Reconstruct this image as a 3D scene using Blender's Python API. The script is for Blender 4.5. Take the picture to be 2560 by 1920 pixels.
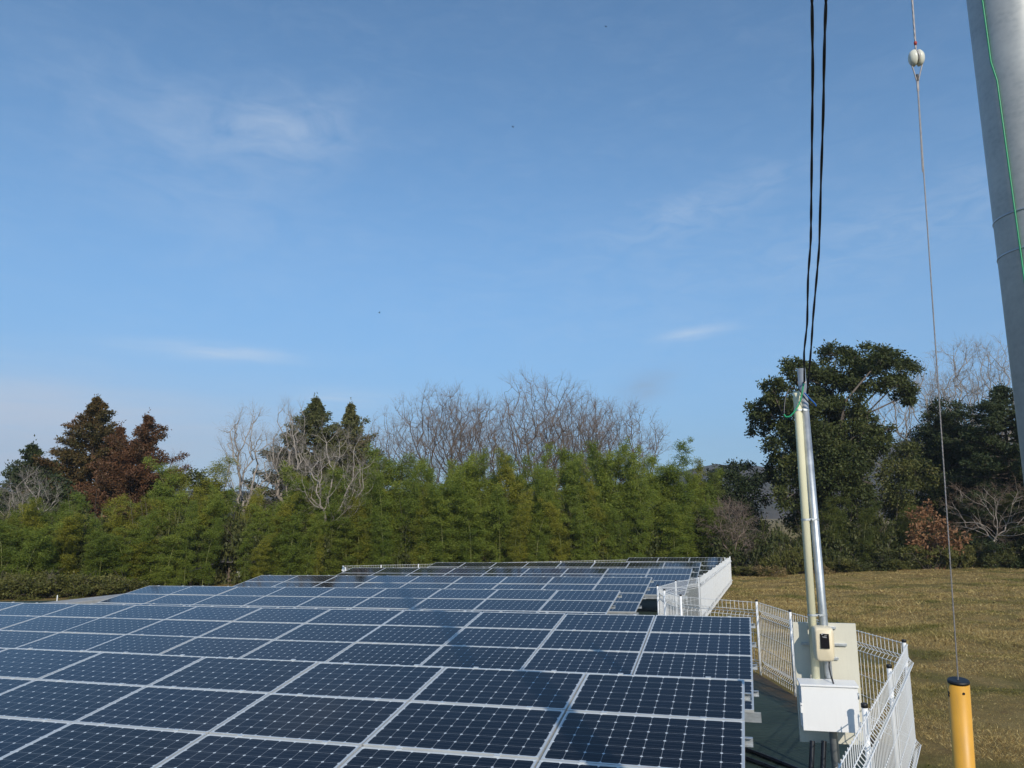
import bpy, bmesh, math, random
import numpy as np
from mathutils import Vector, Matrix, Quaternion

for o in list(bpy.data.objects):
    bpy.data.objects.remove(o, do_unlink=True)
scene = bpy.context.scene
COL = scene.collection
rng = np.random.default_rng(7)
random.seed(7)

# ------------------------------------------------------------------ camera
CAMZ = 3.05
F_PX, PITCH, ROLL = 1883.67, math.radians(9.856), math.radians(-0.216)
_cp, _sp = math.cos(PITCH), math.sin(PITCH)
FW = np.array([0, _cp, _sp]); _up = np.array([0, -_sp, _cp]); _rt = np.array([1.0, 0, 0])
RT = math.cos(ROLL)*_rt + math.sin(ROLL)*_up
UP = -math.sin(ROLL)*_rt + math.cos(ROLL)*_up
cam_data = bpy.data.cameras.new('camera')
cam = bpy.data.objects.new('camera', cam_data); COL.objects.link(cam)
cam.matrix_world = Matrix(((RT[0], UP[0], -FW[0], 0), (RT[1], UP[1], -FW[1], 0),
                           (RT[2], UP[2], -FW[2], CAMZ), (0, 0, 0, 1)))
cam_data.sensor_width = 36; cam_data.lens = F_PX/2560*36
cam_data.clip_start = 0.1; cam_data.clip_end = 9000
scene.camera = cam

def at(px, py, d):
    """point seen at photo pixel (2560 wide) at forward distance d"""
    r = FW + (px-1280)/F_PX*RT + (960-py)/F_PX*UP
    r = r*(d/r[1])
    return np.array([r[0], r[1], r[2]+CAMZ])

# ------------------------------------------------------------------ light
SUN_B, SUN_E = math.radians(166), math.radians(29)
sdir = Vector((math.sin(SUN_B)*math.cos(SUN_E), math.cos(SUN_B)*math.cos(SUN_E), math.sin(SUN_E)))
sun_d = bpy.data.lights.new('sun', 'SUN'); sun_d.energy = 3.6; sun_d.angle = math.radians(0.53)
sun_d.color = (1.0, 0.91, 0.78)
sun = bpy.data.objects.new('sun', sun_d); COL.objects.link(sun)
sun.rotation_mode = 'QUATERNION'; sun.rotation_quaternion = sdir.to_track_quat('Z', 'Y')
sun.location = (8, -20, 25)

scene.view_settings.view_transform = 'Standard'
scene.view_settings.look = 'None'
scene.view_settings.exposure = 0.06
scene.view_settings.gamma = 1.0

world = bpy.data.worlds.new('World'); scene.world = world
world.use_nodes = True
nt = world.node_tree; N = nt.nodes; Lk = nt.links
N.clear()
out = N.new('ShaderNodeOutputWorld')
sky = N.new('ShaderNodeTexSky'); sky.sky_type = 'NISHITA'; sky.sun_disc = False
sky.sun_elevation = SUN_E; sky.sun_rotation = SUN_B
sky.air_density = 1.0; sky.dust_density = 0.3; sky.ozone_density = 5.0; sky.altitude = 100
bg = N.new('ShaderNodeBackground'); bg.inputs['Strength'].default_value = 0.143
tint = N.new('ShaderNodeMix'); tint.data_type = 'RGBA'; tint.blend_type = 'MULTIPLY'; tint.inputs[0].default_value = 1.0
tint.inputs[7].default_value = (.92, 1.08, 1.04, 1); Lk.new(sky.outputs[0], tint.inputs[6]); Lk.new(tint.outputs[2], bg.inputs['Color'])
def wm(op, a, b=None, c=None, clamp=False):
    n = N.new('ShaderNodeMath'); n.operation = op; n.use_clamp = clamp
    for i, v in enumerate((a, b, c)):
        if v is None: continue
        if isinstance(v, (int, float)): n.inputs[i].default_value = v
        else: Lk.new(v, n.inputs[i])
    return n.outputs[0]
tc = N.new('ShaderNodeTexCoord'); sx = N.new('ShaderNodeSeparateXYZ'); Lk.new(tc.outputs['Generated'], sx.inputs[0])
az = wm('ARCTAN2', sx.outputs[0], sx.outputs[1]); el = wm('ARCSINE', sx.outputs[2])
cv = N.new('ShaderNodeCombineXYZ'); Lk.new(az, cv.inputs[0]); Lk.new(el, cv.inputs[1])
def wnoise(sx_, sy_, rot, detail=5, rough=.6, dist=.6):
    mp = N.new('ShaderNodeMapping'); Lk.new(cv.outputs[0], mp.inputs[0])
    mp.inputs['Rotation'].default_value = (0, 0, rot); mp.inputs['Scale'].default_value = (sx_, sy_, 1)
    n = N.new('ShaderNodeTexNoise'); Lk.new(mp.outputs[0], n.inputs['Vector'])
    n.inputs['Scale'].default_value = 1; n.inputs['Detail'].default_value = detail
    n.inputs['Roughness'].default_value = rough; n.inputs['Distortion'].default_value = dist
    return n.outputs['Fac']
def azel(px, py):
    v = at(px, py, 10)-np.array([0, 0, CAMZ]); v /= np.linalg.norm(v)
    return math.atan2(v[0], v[1]), math.asin(v[2])
def blob(px, py, wx, wy, amp, tilt=0.0):
    a0, e0 = azel(px, py)
    da = wm('SUBTRACT', az, a0); de = wm('SUBTRACT', el, e0)
    ct, st = math.cos(tilt), math.sin(tilt)
    x = wm('ADD', wm('MULTIPLY', da, ct), wm('MULTIPLY', de, st))
    y = wm('SUBTRACT', wm('MULTIPLY', de, ct), wm('MULTIPLY', da, st))
    x = wm('DIVIDE', x, wx/F_PX); y = wm('DIVIDE', y, wy/F_PX)
    r = wm('ADD', wm('MULTIPLY', x, x), wm('MULTIPLY', y, y))
    return wm('MULTIPLY', wm('POWER', 2.71828, wm('MULTIPLY', r, -1.0)), amp)
n1 = wm('MULTIPLY_ADD', wnoise(11, 26, .25), 2.6, -.75, clamp=True)
n2 = wm('MULTIPLY_ADD', wnoise(7, 60, .06), 2.6, -.7, clamp=True)
n3 = wm('MULTIPLY_ADD', wnoise(16, 50, .35, dist=1.2), 3.0, -1.0, clamp=True)
def total(bl):
    s = bl[0]
    for b in bl[1:]: s = wm('ADD', s, b)
    return s
g1 = wm('MULTIPLY', total([blob(720, 325, 190, 75, .30, .12), blob(430, 270, 260, 80, .13, -.2), blob(500, 480, 330, 120, .12, -.3)]), n1)
g2 = wm('MULTIPLY', total([blob(540, 880, 170, 18, .55), blob(60, 890, 160, 30, .10), blob(1750, 830, 90, 14, .5, .1),
                           blob(860, 992, 110, 22, .35)]), n2)
g3 = wm('MULTIPLY', total([blob(1750, 520, 220, 45, .20, .25), blob(2250, 560, 300, 80, .15, .15), blob(1560, 720, 500, 160, .05)]), n3)
cl = wm('ADD', wm('ADD', g1, g2), g3)
bank = wm('MULTIPLY', total([blob(60, 1140, 650, 150, .85), blob(-100, 1000, 480, 55, .45)]), wm('MULTIPLY_ADD', n2, .35, .65))
thin = wm('MULTIPLY', wm('MULTIPLY', n1, n3), .05)
cl = wm('ADD', cl, thin, clamp=True)
cbg = N.new('ShaderNodeBackground'); cbg.inputs['Color'].default_value = (.70, .78, .88, 1); cbg.inputs['Strength'].default_value = .95
kbg = N.new('ShaderNodeBackground'); kbg.inputs['Color'].default_value = (.54, .62, .75, 1); kbg.inputs['Strength'].default_value = 1.0
gray = wm('MULTIPLY', blob(1610, 970, 70, 32, .55, .35), wm('MULTIPLY_ADD', n3, .5, .5))
m0 = N.new('ShaderNodeMixShader'); Lk.new(wm('MINIMUM', bank, .85), m0.inputs[0]); Lk.new(kbg.outputs[0], m0.inputs[2])
hz = wm('MULTIPLY', wm('POWER', 2.71828, wm('MULTIPLY', wm('POWER', wm('DIVIDE', wm('MAXIMUM', el, 0.0), math.radians(20)), 2.0), -1.0)), .72)
hbg = N.new('ShaderNodeBackground'); hbg.inputs['Color'].default_value = (.195, .365, .66, 1); hbg.inputs['Strength'].default_value = 1.0
mh = N.new('ShaderNodeMixShader'); Lk.new(hz, mh.inputs[0]); Lk.new(bg.outputs[0], mh.inputs[1]); Lk.new(hbg.outputs[0], mh.inputs[2])
Lk.new(mh.outputs[0], m0.inputs[1])
m1 = N.new('ShaderNodeMixShader'); Lk.new(cl, m1.inputs[0]); Lk.new(m0.outputs[0], m1.inputs[1]); Lk.new(cbg.outputs[0], m1.inputs[2])
gbg = N.new('ShaderNodeBackground'); gbg.inputs['Color'].default_value = (.27, .36, .50, 1)
m2 = N.new('ShaderNodeMixShader'); Lk.new(gray, m2.inputs[0]); Lk.new(m1.outputs[0], m2.inputs[1]); Lk.new(gbg.outputs[0], m2.inputs[2])
Lk.new(m2.outputs[0], out.inputs[0])

# ------------------------------------------------------------------ material helpers
def new_mat(name):
    m = bpy.data.materials.new(name); m.use_nodes = True
    t = m.node_tree; t.nodes.clear()
    o = t.nodes.new('ShaderNodeOutputMaterial')
    return m, t, o
def node(t, kind, **kw):
    n = t.nodes.new(kind)
    for k, v in kw.items(): setattr(n, k, v)
    return n
def mth(t, op, a, b=None, c=None, clamp=False):
    n = t.nodes.new('ShaderNodeMath'); n.operation = op; n.use_clamp = clamp
    for i, v in enumerate((a, b, c)):
        if v is None: continue
        if isinstance(v, (int, float)): n.inputs[i].default_value = v
        else: t.links.new(v, n.inputs[i])
    return n.outputs[0]
def ramp(t, fac, stops):
    r = t.nodes.new('ShaderNodeValToRGB'); e = r.color_ramp.elements
    while len(e) < len(stops): e.new(.5)
    for i, (p, c) in enumerate(stops):
        e[i].position = p; e[i].color = (*c, 1)
    t.links.new(fac, r.inputs[0]); return r.outputs[0]
def noise(t, vec, scale, detail=4, rough=.55, dist=0):
    n = t.nodes.new('ShaderNodeTexNoise')
    if vec is not None: t.links.new(vec, n.inputs['Vector'])
    n.inputs['Scale'].default_value = scale; n.inputs['Detail'].default_value = detail
    n.inputs['Roughness'].default_value = rough; n.inputs['Distortion'].default_value = dist
    return n.outputs['Fac']
def mixc(t, fac, a, b):
    n = t.nodes.new('ShaderNodeMix'); n.data_type = 'RGBA'
    for s, v in ((n.inputs[0], fac), (n.inputs[6], a), (n.inputs[7], b)):
        if isinstance(v, (int, float)): s.default_value = v
        elif isinstance(v, tuple): s.default_value = (*v, 1)
        else: t.links.new(v, s)
    return n.outputs[2]
def bump(t, h, strength, dist):
    b = t.nodes.new('ShaderNodeBump'); b.inputs['Strength'].default_value = strength; b.inputs['Distance'].default_value = dist
    t.links.new(h, b.inputs['Height']); return b.outputs[0]
def simple(name, col, rough=.5, metal=0.0, var=.12, scale=6.0, bmp=0.0, spec=.5, dirt=0.0):
    m, t, o = new_mat(name)
    p = node(t, 'ShaderNodeBsdfPrincipled'); t.links.new(p.outputs[0], o.inputs[0])
    c = node(t, 'ShaderNodeTexCoord')
    n = noise(t, c.outputs['Object'], scale, 5, .6)
    lo = tuple(x*(1-var) for x in col); hi = tuple(min(1, x*(1+var)) for x in col)
    cc = ramp(t, n, [(.3, lo), (.7, hi)])
    if dirt:      # rain streaks and scuffs
        mp = node(t, 'ShaderNodeMapping'); t.links.new(c.outputs['Object'], mp.inputs[0]); mp.inputs['Scale'].default_value = (38, 38, 3)
        sk = noise(t, mp.outputs[0], 1.0, 5, .65); sp = noise(t, c.outputs['Object'], 55, 3, .6)
        cc = mixc(t, mth(t, 'MULTIPLY', mth(t, 'MULTIPLY_ADD', sk, 4.0, -2.0, clamp=True), dirt), cc, (.20, .17, .12))
        cc = mixc(t, mth(t, 'MULTIPLY', mth(t, 'MULTIPLY_ADD', sp, 9.0, -6.0, clamp=True), dirt*1.6), cc, (.12, .09, .06))
    t.links.new(cc, p.inputs['Base Color'])
    t.links.new(mth(t, 'MULTIPLY_ADD', n, .25, rough-.1), p.inputs['Roughness'])
    p.inputs['Metallic'].default_value = metal; p.inputs['Specular IOR Level'].default_value = spec
    if bmp: t.links.new(bump(t, n, bmp, .01), p.inputs['Normal'])
    return m
def leafmat(name, stops, trans=.28, rough=.55, spec=.3, nscale=.35, namp=.5):
    """leaf colours vary leaf by leaf (attribute v) and branch by branch (soft noise)"""
    m, t, o = new_mat(name)
    a = node(t, 'ShaderNodeAttribute', attribute_name='v')
    c = node(t, 'ShaderNodeTexCoord')
    oi = node(t, 'ShaderNodeObjectInfo')
    n = noise(t, c.outputs['Object'], nscale, 3, .5)
    f = mth(t, 'ADD', mth(t, 'MULTIPLY', a.outputs['Fac'], 1-namp), mth(t, 'MULTIPLY', mth(t, 'MULTIPLY_ADD', n, 2.2, -.6, clamp=True), namp))
    f = mth(t, 'ADD', f, mth(t, 'MULTIPLY_ADD', oi.outputs['Random'], .3, -.15), clamp=True)
    cc = ramp(t, f, stops)
    p = node(t, 'ShaderNodeBsdfPrincipled'); t.links.new(cc, p.inputs['Base Color'])
    p.inputs['Roughness'].default_value = rough; p.inputs['Specular IOR Level'].default_value = spec
    tr = node(t, 'ShaderNodeBsdfTranslucent'); t.links.new(cc, tr.inputs['Color'])
    mx = node(t, 'ShaderNodeMixShader'); mx.inputs[0].default_value = trans
    t.links.new(p.outputs[0], mx.inputs[1]); t.links.new(tr.outputs[0], mx.inputs[2]); t.links.new(mx.outputs[0], o.inputs[0])
    return m

M = {}
M['alu'] = simple('anodised_aluminium', (.74, .75, .74), .36, .5, .05, 3)
M['galv'] = simple('galvanised_steel', (.50, .53, .55), .45, .75, .18, 9)
M['white_wire'] = simple('white_powder_coat', (.88, .88, .86), .4, 0, .03, 3)
M['black'] = simple('black_plastic', (.012, .013, .015), .45, 0, .3, 12)
M['black_rubber'] = simple('black_cable_sheath', (.010, .012, .018), .35, 0, .3, 12)
M['cream_pvc'] = simple('cream_pvc', (.82, .79, .56), .45, 0, .05, 3, dirt=.12)
M['meter'] = simple('ivory_plastic', (.80, .70, .50), .4, 0, .04, 5)
M['meter_window'] = simple('smoked_window', (.010, .010, .014), .15, 0, .2, 9)
M['print'] = simple('white_print', (.65, .65, .65), .5, 0, .1, 30)
M['board'] = simple('grey_beige_board', (.64, .62, .52), .6, 0, .05, 4, dirt=.07)
M['box_white'] = simple('white_enclosure_paint', (.82, .82, .81), .35, 0, .03, 3, dirt=.05)
M['yellow'] = simple('yellow_guard_plastic', (.70, .36, .04), .45, 0, .08, 7, dirt=.22)
M['green_wire'] = simple('green_wire', (.015, .30, .13), .4, 0, .1, 8)
M['blue_wire'] = simple('blue_wire', (.02, .12, .45), .4, 0, .1, 8)
M['strand'] = simple('steel_strand', (.36, .34, .34), .5, .5, .2, 30)
M['porcelain'] = simple('white_porcelain', (.72, .72, .62), .18, 0, .05, 12)
M['red_tape'] = simple('red_tape', (.5, .06, .04), .5, 0, .1, 8)
M['concrete'] = simple('grey_concrete', (.36, .36, .35), .85, 0, .2, 2.5, .3)
M['roof'] = simple('dark_roof_tile', (.10, .095, .095), .6, 0, .3, 5, .4)
M['house_wall'] = simple('old_timber_wall', (.16, .12, .09), .8, 0, .35, 3, .3)
M['plaster'] = simple('pale_plaster', (.55, .53, .48), .8, 0, .2, 3)
M['bird'] = simple('dark_feathers', (.015, .015, .017), .7)
M['bark'] = simple('grey_brown_bark', (.13, .105, .085), .85, 0, .35, 8, .4)
M['bark_dark'] = simple('dark_bark', (.06, .045, .035), .9, 0, .35, 8, .4)
M['bark_pale'] = simple('pale_bark', (.32, .28, .24), .85, 0, .3, 8, .3)
M['twig'] = simple('twig_bark', (.22, .158, .115), .85, 0, .3, 4)
M['culm'] = simple('bamboo_culm', (.19, .20, .065), .5, 0, .4, .6)
M['dead'] = simple('dead_wood', (.19, .145, .115), .85, 0, .3, 5)
G = lambda r, g, b: (r, g, b)
M['bamboo_green'] = leafmat('bamboo_leaf_green', [(0, G(0.085, 0.131, 0.020)), (.5, G(0.186, 0.238, 0.035)), (1, G(0.355, 0.385, 0.061))], .38)
M['bamboo_yellow'] = leafmat('bamboo_leaf_yellow', [(0, G(0.107, 0.127, 0.016)), (.5, G(0.248, 0.254, 0.032)), (1, G(0.430, 0.381, 0.054))], .38)
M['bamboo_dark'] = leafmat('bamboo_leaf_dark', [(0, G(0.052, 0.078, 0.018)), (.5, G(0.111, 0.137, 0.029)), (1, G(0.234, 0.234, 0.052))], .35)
M['evergreen'] = leafmat('evergreen_leaf', [(0, G(0.032, 0.047, 0.013)), (.5, G(0.078, 0.094, 0.026)), (.85, G(0.144, 0.146, 0.042)), (1, G(0.207, 0.179, 0.061))], .22, .55, .25, .5)
M['evergreen_dark'] = leafmat('dark_evergreen_leaf', [(0, G(.020, .033, .014)), (.5, G(.042, .060, .022)), (1, G(.09, .105, .038))], .2, .55, .25)
M['cypress'] = leafmat('cypress_leaf', [(0, G(0.056, 0.069, 0.022)), (.5, G(0.112, 0.119, 0.040)), (1, G(0.200, 0.188, 0.069))], .2)
M['cedar_mixed'] = leafmat('cedar_leaf_mixed', [(0, G(0.060, 0.060, 0.019)), (.45, G(0.120, 0.078, 0.026)), (.75, G(0.195, 0.090, 0.038)), (1, G(0.285, 0.120, 0.054))], .15, nscale=.45, namp=.65)
M['cedar_brown'] = leafmat('cedar_leaf_rust', [(0, G(0.052, 0.048, 0.016)), (.35, G(0.109, 0.058, 0.025)), (.7, G(0.167, 0.078, 0.038)), (1, G(0.241, 0.120, 0.063))], .15, nscale=.45, namp=.6)
M['shrub'] = leafmat('shrub_leaf', [(0, G(0.072, 0.085, 0.023)), (.5, G(0.156, 0.156, 0.039)), (1, G(0.286, 0.247, 0.078))], .35)
M['shrub_dark'] = leafmat('dark_shrub_leaf', [(0, G(0.041, 0.055, 0.017)), (.5, G(0.078, 0.090, 0.026)), (1, G(0.156, 0.150, 0.048))], .25)
M['dead_leaf'] = leafmat('dead_leaf', [(0, G(.16, .075, .035)), (.5, G(.30, .155, .075)), (1, G(.48, .30, .16))], .3)
M['dry_leaf'] = leafmat('dry_straw_leaf', [(0, G(.16, .11, .045)), (.5, G(.25, .18, .075)), (1, G(.34, .24, .11))], .3)

# solar cells --------------------------------------------------------------
PW, PH = 1.66, 1.005
FRW = 0.013
def cell_material():
    m, t, o = new_mat('solar_cells')
    uv = node(t, 'ShaderNodeUVMap'); s = node(t, 'ShaderNodeSeparateXYZ'); t.links.new(uv.outputs[0], s.inputs[0])
    gw, gh = PW-.020-2*FRW, PH-.020-2*FRW
    mx_, my_ = .010/gw, .010/gh
    u = mth(t, 'MULTIPLY', mth(t, 'SUBTRACT', s.outputs[0], mx_), 10/(1-2*mx_))
    v = mth(t, 'MULTIPLY', mth(t, 'SUBTRACT', s.outputs[1], my_), 6/(1-2*my_))
    dx = mth(t, 'ABSOLUTE', mth(t, 'SUBTRACT', mth(t, 'FRACT', u), .5))
    dy = mth(t, 'ABSOLUTE', mth(t, 'SUBTRACT', mth(t, 'FRACT', v), .5))
    gap = mth(t, 'MAXIMUM', mth(t, 'GREATER_THAN', dx, .5-.0125), mth(t, 'GREATER_THAN', dy, .5-.0105))
    dia = mth(t, 'GREATER_THAN', mth(t, 'ADD', dx, dy), 1-.10)
    white = mth(t, 'MAXIMUM', mth(t, 'MULTIPLY', gap, .42), dia)
    ou = mth(t, 'MAXIMUM', mth(t, 'LESS_THAN', u, 0.0), mth(t, 'GREATER_THAN', u, 10.0))
    ov = mth(t, 'MAXIMUM', mth(t, 'LESS_THAN', v, 0.0), mth(t, 'GREATER_THAN', v, 6.0))
    white = mth(t, 'MAXIMUM', white, mth(t, 'MULTIPLY', mth(t, 'MAXIMUM', ou, ov), .8))
    fb = mth(t, 'ABSOLUTE', mth(t, 'SUBTRACT', mth(t, 'FRACT', mth(t, 'MULTIPLY', v, 3.0)), .5))
    bus = mth(t, 'LESS_THAN', fb, .03)
    oi = node(t, 'ShaderNodeObjectInfo')
    cellc = ramp(t, oi.outputs['Random'], [(0, (.002, .0025, .005)), (.5, (.0025, .004, .010)), (1, (.003, .006, .017))])
    # every cell a little different
    fl = node(t, 'ShaderNodeCombineXYZ'); t.links.new(mth(t, 'FLOOR', u), fl.inputs[0]); t.links.new(mth(t, 'FLOOR', v), fl.inputs[1]); t.links.new(oi.outputs['Random'], fl.inputs[2])
    wn = node(t, 'ShaderNodeTexWhiteNoise'); t.links.new(fl.outputs[0], wn.inputs[0])
    cellc = mixc(t, mth(t, 'MULTIPLY', wn.outputs[0], .35), cellc, (.005, .007, .015))
    c1 = mixc(t, mth(t, 'MULTIPLY', bus, .16), cellc, (.35, .37, .40))
    c2 = mixc(t, white, c1, (.62, .66, .68))
    # dust film
    tcn = node(t, 'ShaderNodeTexCoord')
    dn = noise(t, tcn.outputs['Object'], 2.3, 6, .65)
    c3 = mixc(t, mth(t, 'MULTIPLY_ADD', dn, .006, -.002, clamp=True), c2, (.30, .29, .26))
    p = node(t, 'ShaderNodeBsdfPrincipled'); t.links.new(c3, p.inputs['Base Color'])
    t.links.new(mth(t, 'MULTIPLY_ADD', dn, .10, .02), p.inputs['Roughness'])
    p.inputs['IOR'].default_value = 1.5
    p.inputs['Specular IOR Level'].default_value = .18
    wv = noise(t, tcn.outputs['Object'], 3.0, 2, .5)
    t.links.new(bump(t, wv, .02, .02), p.inputs['Normal'])
    t.links.new(p.outputs[0], o.inputs[0])
    return m
M['cells'] = cell_material()

# ------------------------------------------------------------------ object helpers
def tag(o, label=None, cat=None, group=None, kind=None):
    if label: o['label'] = label
    if cat: o['category'] = cat
    if group: o['group'] = group
    if kind: o['kind'] = kind
    return o
def empty(name, loc, label, cat, group=None):
    o = bpy.data.objects.new(name, None); COL.objects.link(o)
    o.location = loc; o.empty_display_size = .2
    return tag(o, label, cat, group)
def link(name, me, parent=None):
    o = bpy.data.objects.new(name, me); COL.objects.link(o)
    if parent is not None: o.parent = parent
    return o
def dup(root, loc=None, rotz=None, scale=None, label=None):
    r = root.copy(); COL.objects.link(r)
    if loc is not None: r.location = loc
    if rotz is not None: r.rotation_euler = (0, 0, rotz)
    if scale is not None: r.scale = scale
    if label: r['label'] = label
    for ch in list(root.children):
        c = ch.copy(); COL.objects.link(c); c.parent = r
        for g in list(ch.children):
            d = g.copy(); COL.objects.link(d); d.parent = c
    return r

class MB:
    def __init__(s): s.v = []; s.f = []; s.sm = []
    def add(s, vs, fs, smooth=False):
        b = len(s.v); s.v += [tuple(map(float, v)) for v in vs]
        s.f += [tuple(b+i for i in f) for f in fs]; s.sm += [smooth]*len(fs)
        return s
    def box(s, c, size, X=None, Y=None, Z=None):
        X = np.array([1, 0, 0]) if X is None else np.asarray(X); Y = np.array([0, 1, 0]) if Y is None else np.asarray(Y)
        Z = np.array([0, 0, 1]) if Z is None else np.asarray(Z)
        c = np.asarray(c, float); hx, hy, hz = [q/2 for q in size]
        vs = [c+X*a*hx+Y*b*hy+Z*d*hz for d in (-1, 1) for b in (-1, 1) for a in (-1, 1)]
        return s.add(vs, [(0, 2, 3, 1), (4, 5, 7, 6), (0, 1, 5, 4), (2, 6, 7, 3), (0, 4, 6, 2), (1, 3, 7, 5)])
    def tube(s, pts, r, sides=8, cap=True, smooth=True):
        pts = [np.asarray(p, float) for p in pts]; n = len(pts)
        rr = [r]*n if isinstance(r, (int, float)) else list(r)
        vs = []; u = None
        for i, p in enumerate(pts):
            d = pts[min(i+1, n-1)]-pts[max(i-1, 0)]; d = d/(np.linalg.norm(d)+1e-12)
            if u is None:
                h = np.array([0, 0, 1.]) if abs(d[2]) < .9 else np.array([1., 0, 0])
                u = np.cross(d, h)
            u = u-d*np.dot(u, d); u /= np.linalg.norm(u)+1e-12
            w = np.cross(d, u)
            for k in range(sides):
                a = 2*math.pi*k/sides
                vs.append(p+(u*math.cos(a)+w*math.sin(a))*rr[i])
        fs = [(i*sides+k, i*sides+(k+1) % sides, (i+1)*sides+(k+1) % sides, (i+1)*sides+k) for i in range(n-1) for k in range(sides)]
        b = len(s.v); s.add(vs, fs, smooth)
        if cap:
            s.f.append(tuple(b+k for k in reversed(range(sides)))); s.sm.append(False)
            s.f.append(tuple(b+(n-1)*sides+k for k in range(sides))); s.sm.append(False)
        return s
    def mesh(s, name, mat, bevel=0):
        me = bpy.data.meshes.new(name); me.from_pydata(s.v, [], s.f); me.update()
        me.polygons.foreach_set('use_smooth', s.sm)
        if bevel:
            bm = bmesh.new(); bm.from_mesh(me)
            bmesh.ops.recalc_face_normals(bm, faces=bm.faces)
            ed = [e for e in bm.edges if len(e.link_faces) == 2 and e.calc_face_angle(0) > .6]
            bmesh.ops.bevel(bm, geom=ed, offset=bevel, segments=2, affect='EDGES', profile=.6)
            bm.to_mesh(me); bm.free()
        else:
            bm = bmesh.new(); bm.from_mesh(me); bmesh.ops.recalc_face_normals(bm, faces=bm.faces); bm.to_mesh(me); bm.free()
        me.materials.append(mat); return me
    def build(s, name, mat, parent=None, bevel=0):
        return link(name, s.mesh(name, mat, bevel), parent)

def npmesh(name, V, Fq, mat, attr=None):
    """V (n,3); Fq (m,4) or (m,3)"""
    me = bpy.data.meshes.new(name); k = Fq.shape[1]; m = len(Fq)
    me.vertices.add(len(V)); me.vertices.foreach_set('co', V.astype(np.float32).ravel())
    me.loops.add(m*k); me.loops.foreach_set('vertex_index', Fq.astype(np.int32).ravel())
    me.polygons.add(m); me.polygons.foreach_set('loop_start', np.arange(0, m*k, k, dtype=np.int32))
    try: me.polygons.foreach_set('loop_total', np.full(m, k, dtype=np.int32))
    except Exception: pass
    me.update(calc_edges=True)
    if attr is not None:
        a = me.attributes.new('v', 'FLOAT', 'FACE'); a.data.foreach_set('value', attr.astype(np.float32))
    me.materials.append(mat)
    return me
def unit(a): return a/(np.linalg.norm(a, axis=-1, keepdims=True)+1e-9)
def leaf_arrays(P, D, L, W, R=rng):
    n = len(P); D = unit(D)
    S = unit(np.cross(D, R.normal(size=(n, 3))))
    L = np.broadcast_to(L, (n,))[:, None]; W = np.broadcast_to(W, (n,))[:, None]
    V = np.stack([P, P+D*L*.45+S*W*.5, P+D*L, P+D*L*.45-S*W*.5], 1).reshape(-1, 3)
    return V
def leaf_mesh(name, P, D, L, W, mat, R=rng, v=None):
    V = leaf_arrays(P, D, L, W, R); n = len(P)
    Fq = np.arange(n*4).reshape(n, 4)
    return npmesh(name, V, Fq, mat, R.random(n) if v is None else v)

# ------------------------------------------------------------------ ground
EX, EY = math.cos(math.radians(-17.414)), math.sin(math.radians(-17.414))
NX, NY = -EY, EX
def gz(x, y):
    se = x*EX+y*EY; sn = x*NX+y*NY
    se = np.clip(se, -40, 30); sn = np.clip(sn, -10, 62)
    return .015*(se+.16)-.017*(sn-8.5)+.16*np.exp(-((x-29)/9.0)**2-((y-49)/7.0)**2)
def gpt(x, y, h=0.0): return np.array([x, y, float(gz(x, y))+h])
def on_plane(px, py, h):
    """point h above the ground under photo pixel"""
    lo, hi = 2.0, 150.0
    for _ in range(50):
        mid = (lo+hi)/2; p = at(px, py, mid)
        if p[2] > gz(p[0], p[1])+h: lo = mid
        else: hi = mid
    return at(px, py, lo)

# fence corner points (plan)
FENCE_NEAR = [(.81, 3.13), (1.87, 4.88), (2.91, 6.61), (3.98, 8.37), (5.04, 10.14), (4.98, 12.0), (4.93, 13.9), (4.97, 15.9), (3.75, 17.4), (3.70, 19.0), (3.82, 20.5)]
FENCE_FAR = [(3.82, 20.5), (4.69, 22.35), (5.75, 24.0)]
_g = np.array([11.5, 40.9]); _c = np.array([5.75, 24.0])
FENCE_FAR += [tuple(_c+(_g-_c)*i/9) for i in range(1, 10)]
def outside(x, y):
    """True where the meadow lies (right of the fence)"""
    px_ = np.array([p[0] for p in FENCE_NEAR+FENCE_FAR[1:]]+[12.6, 16]); py_ = np.array([p[1] for p in FENCE_NEAR+FENCE_FAR[1:]]+[45.6, 60])
    o = np.argsort(py_)
    return x > np.interp(y, py_[o], px_[o])+.08

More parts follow.
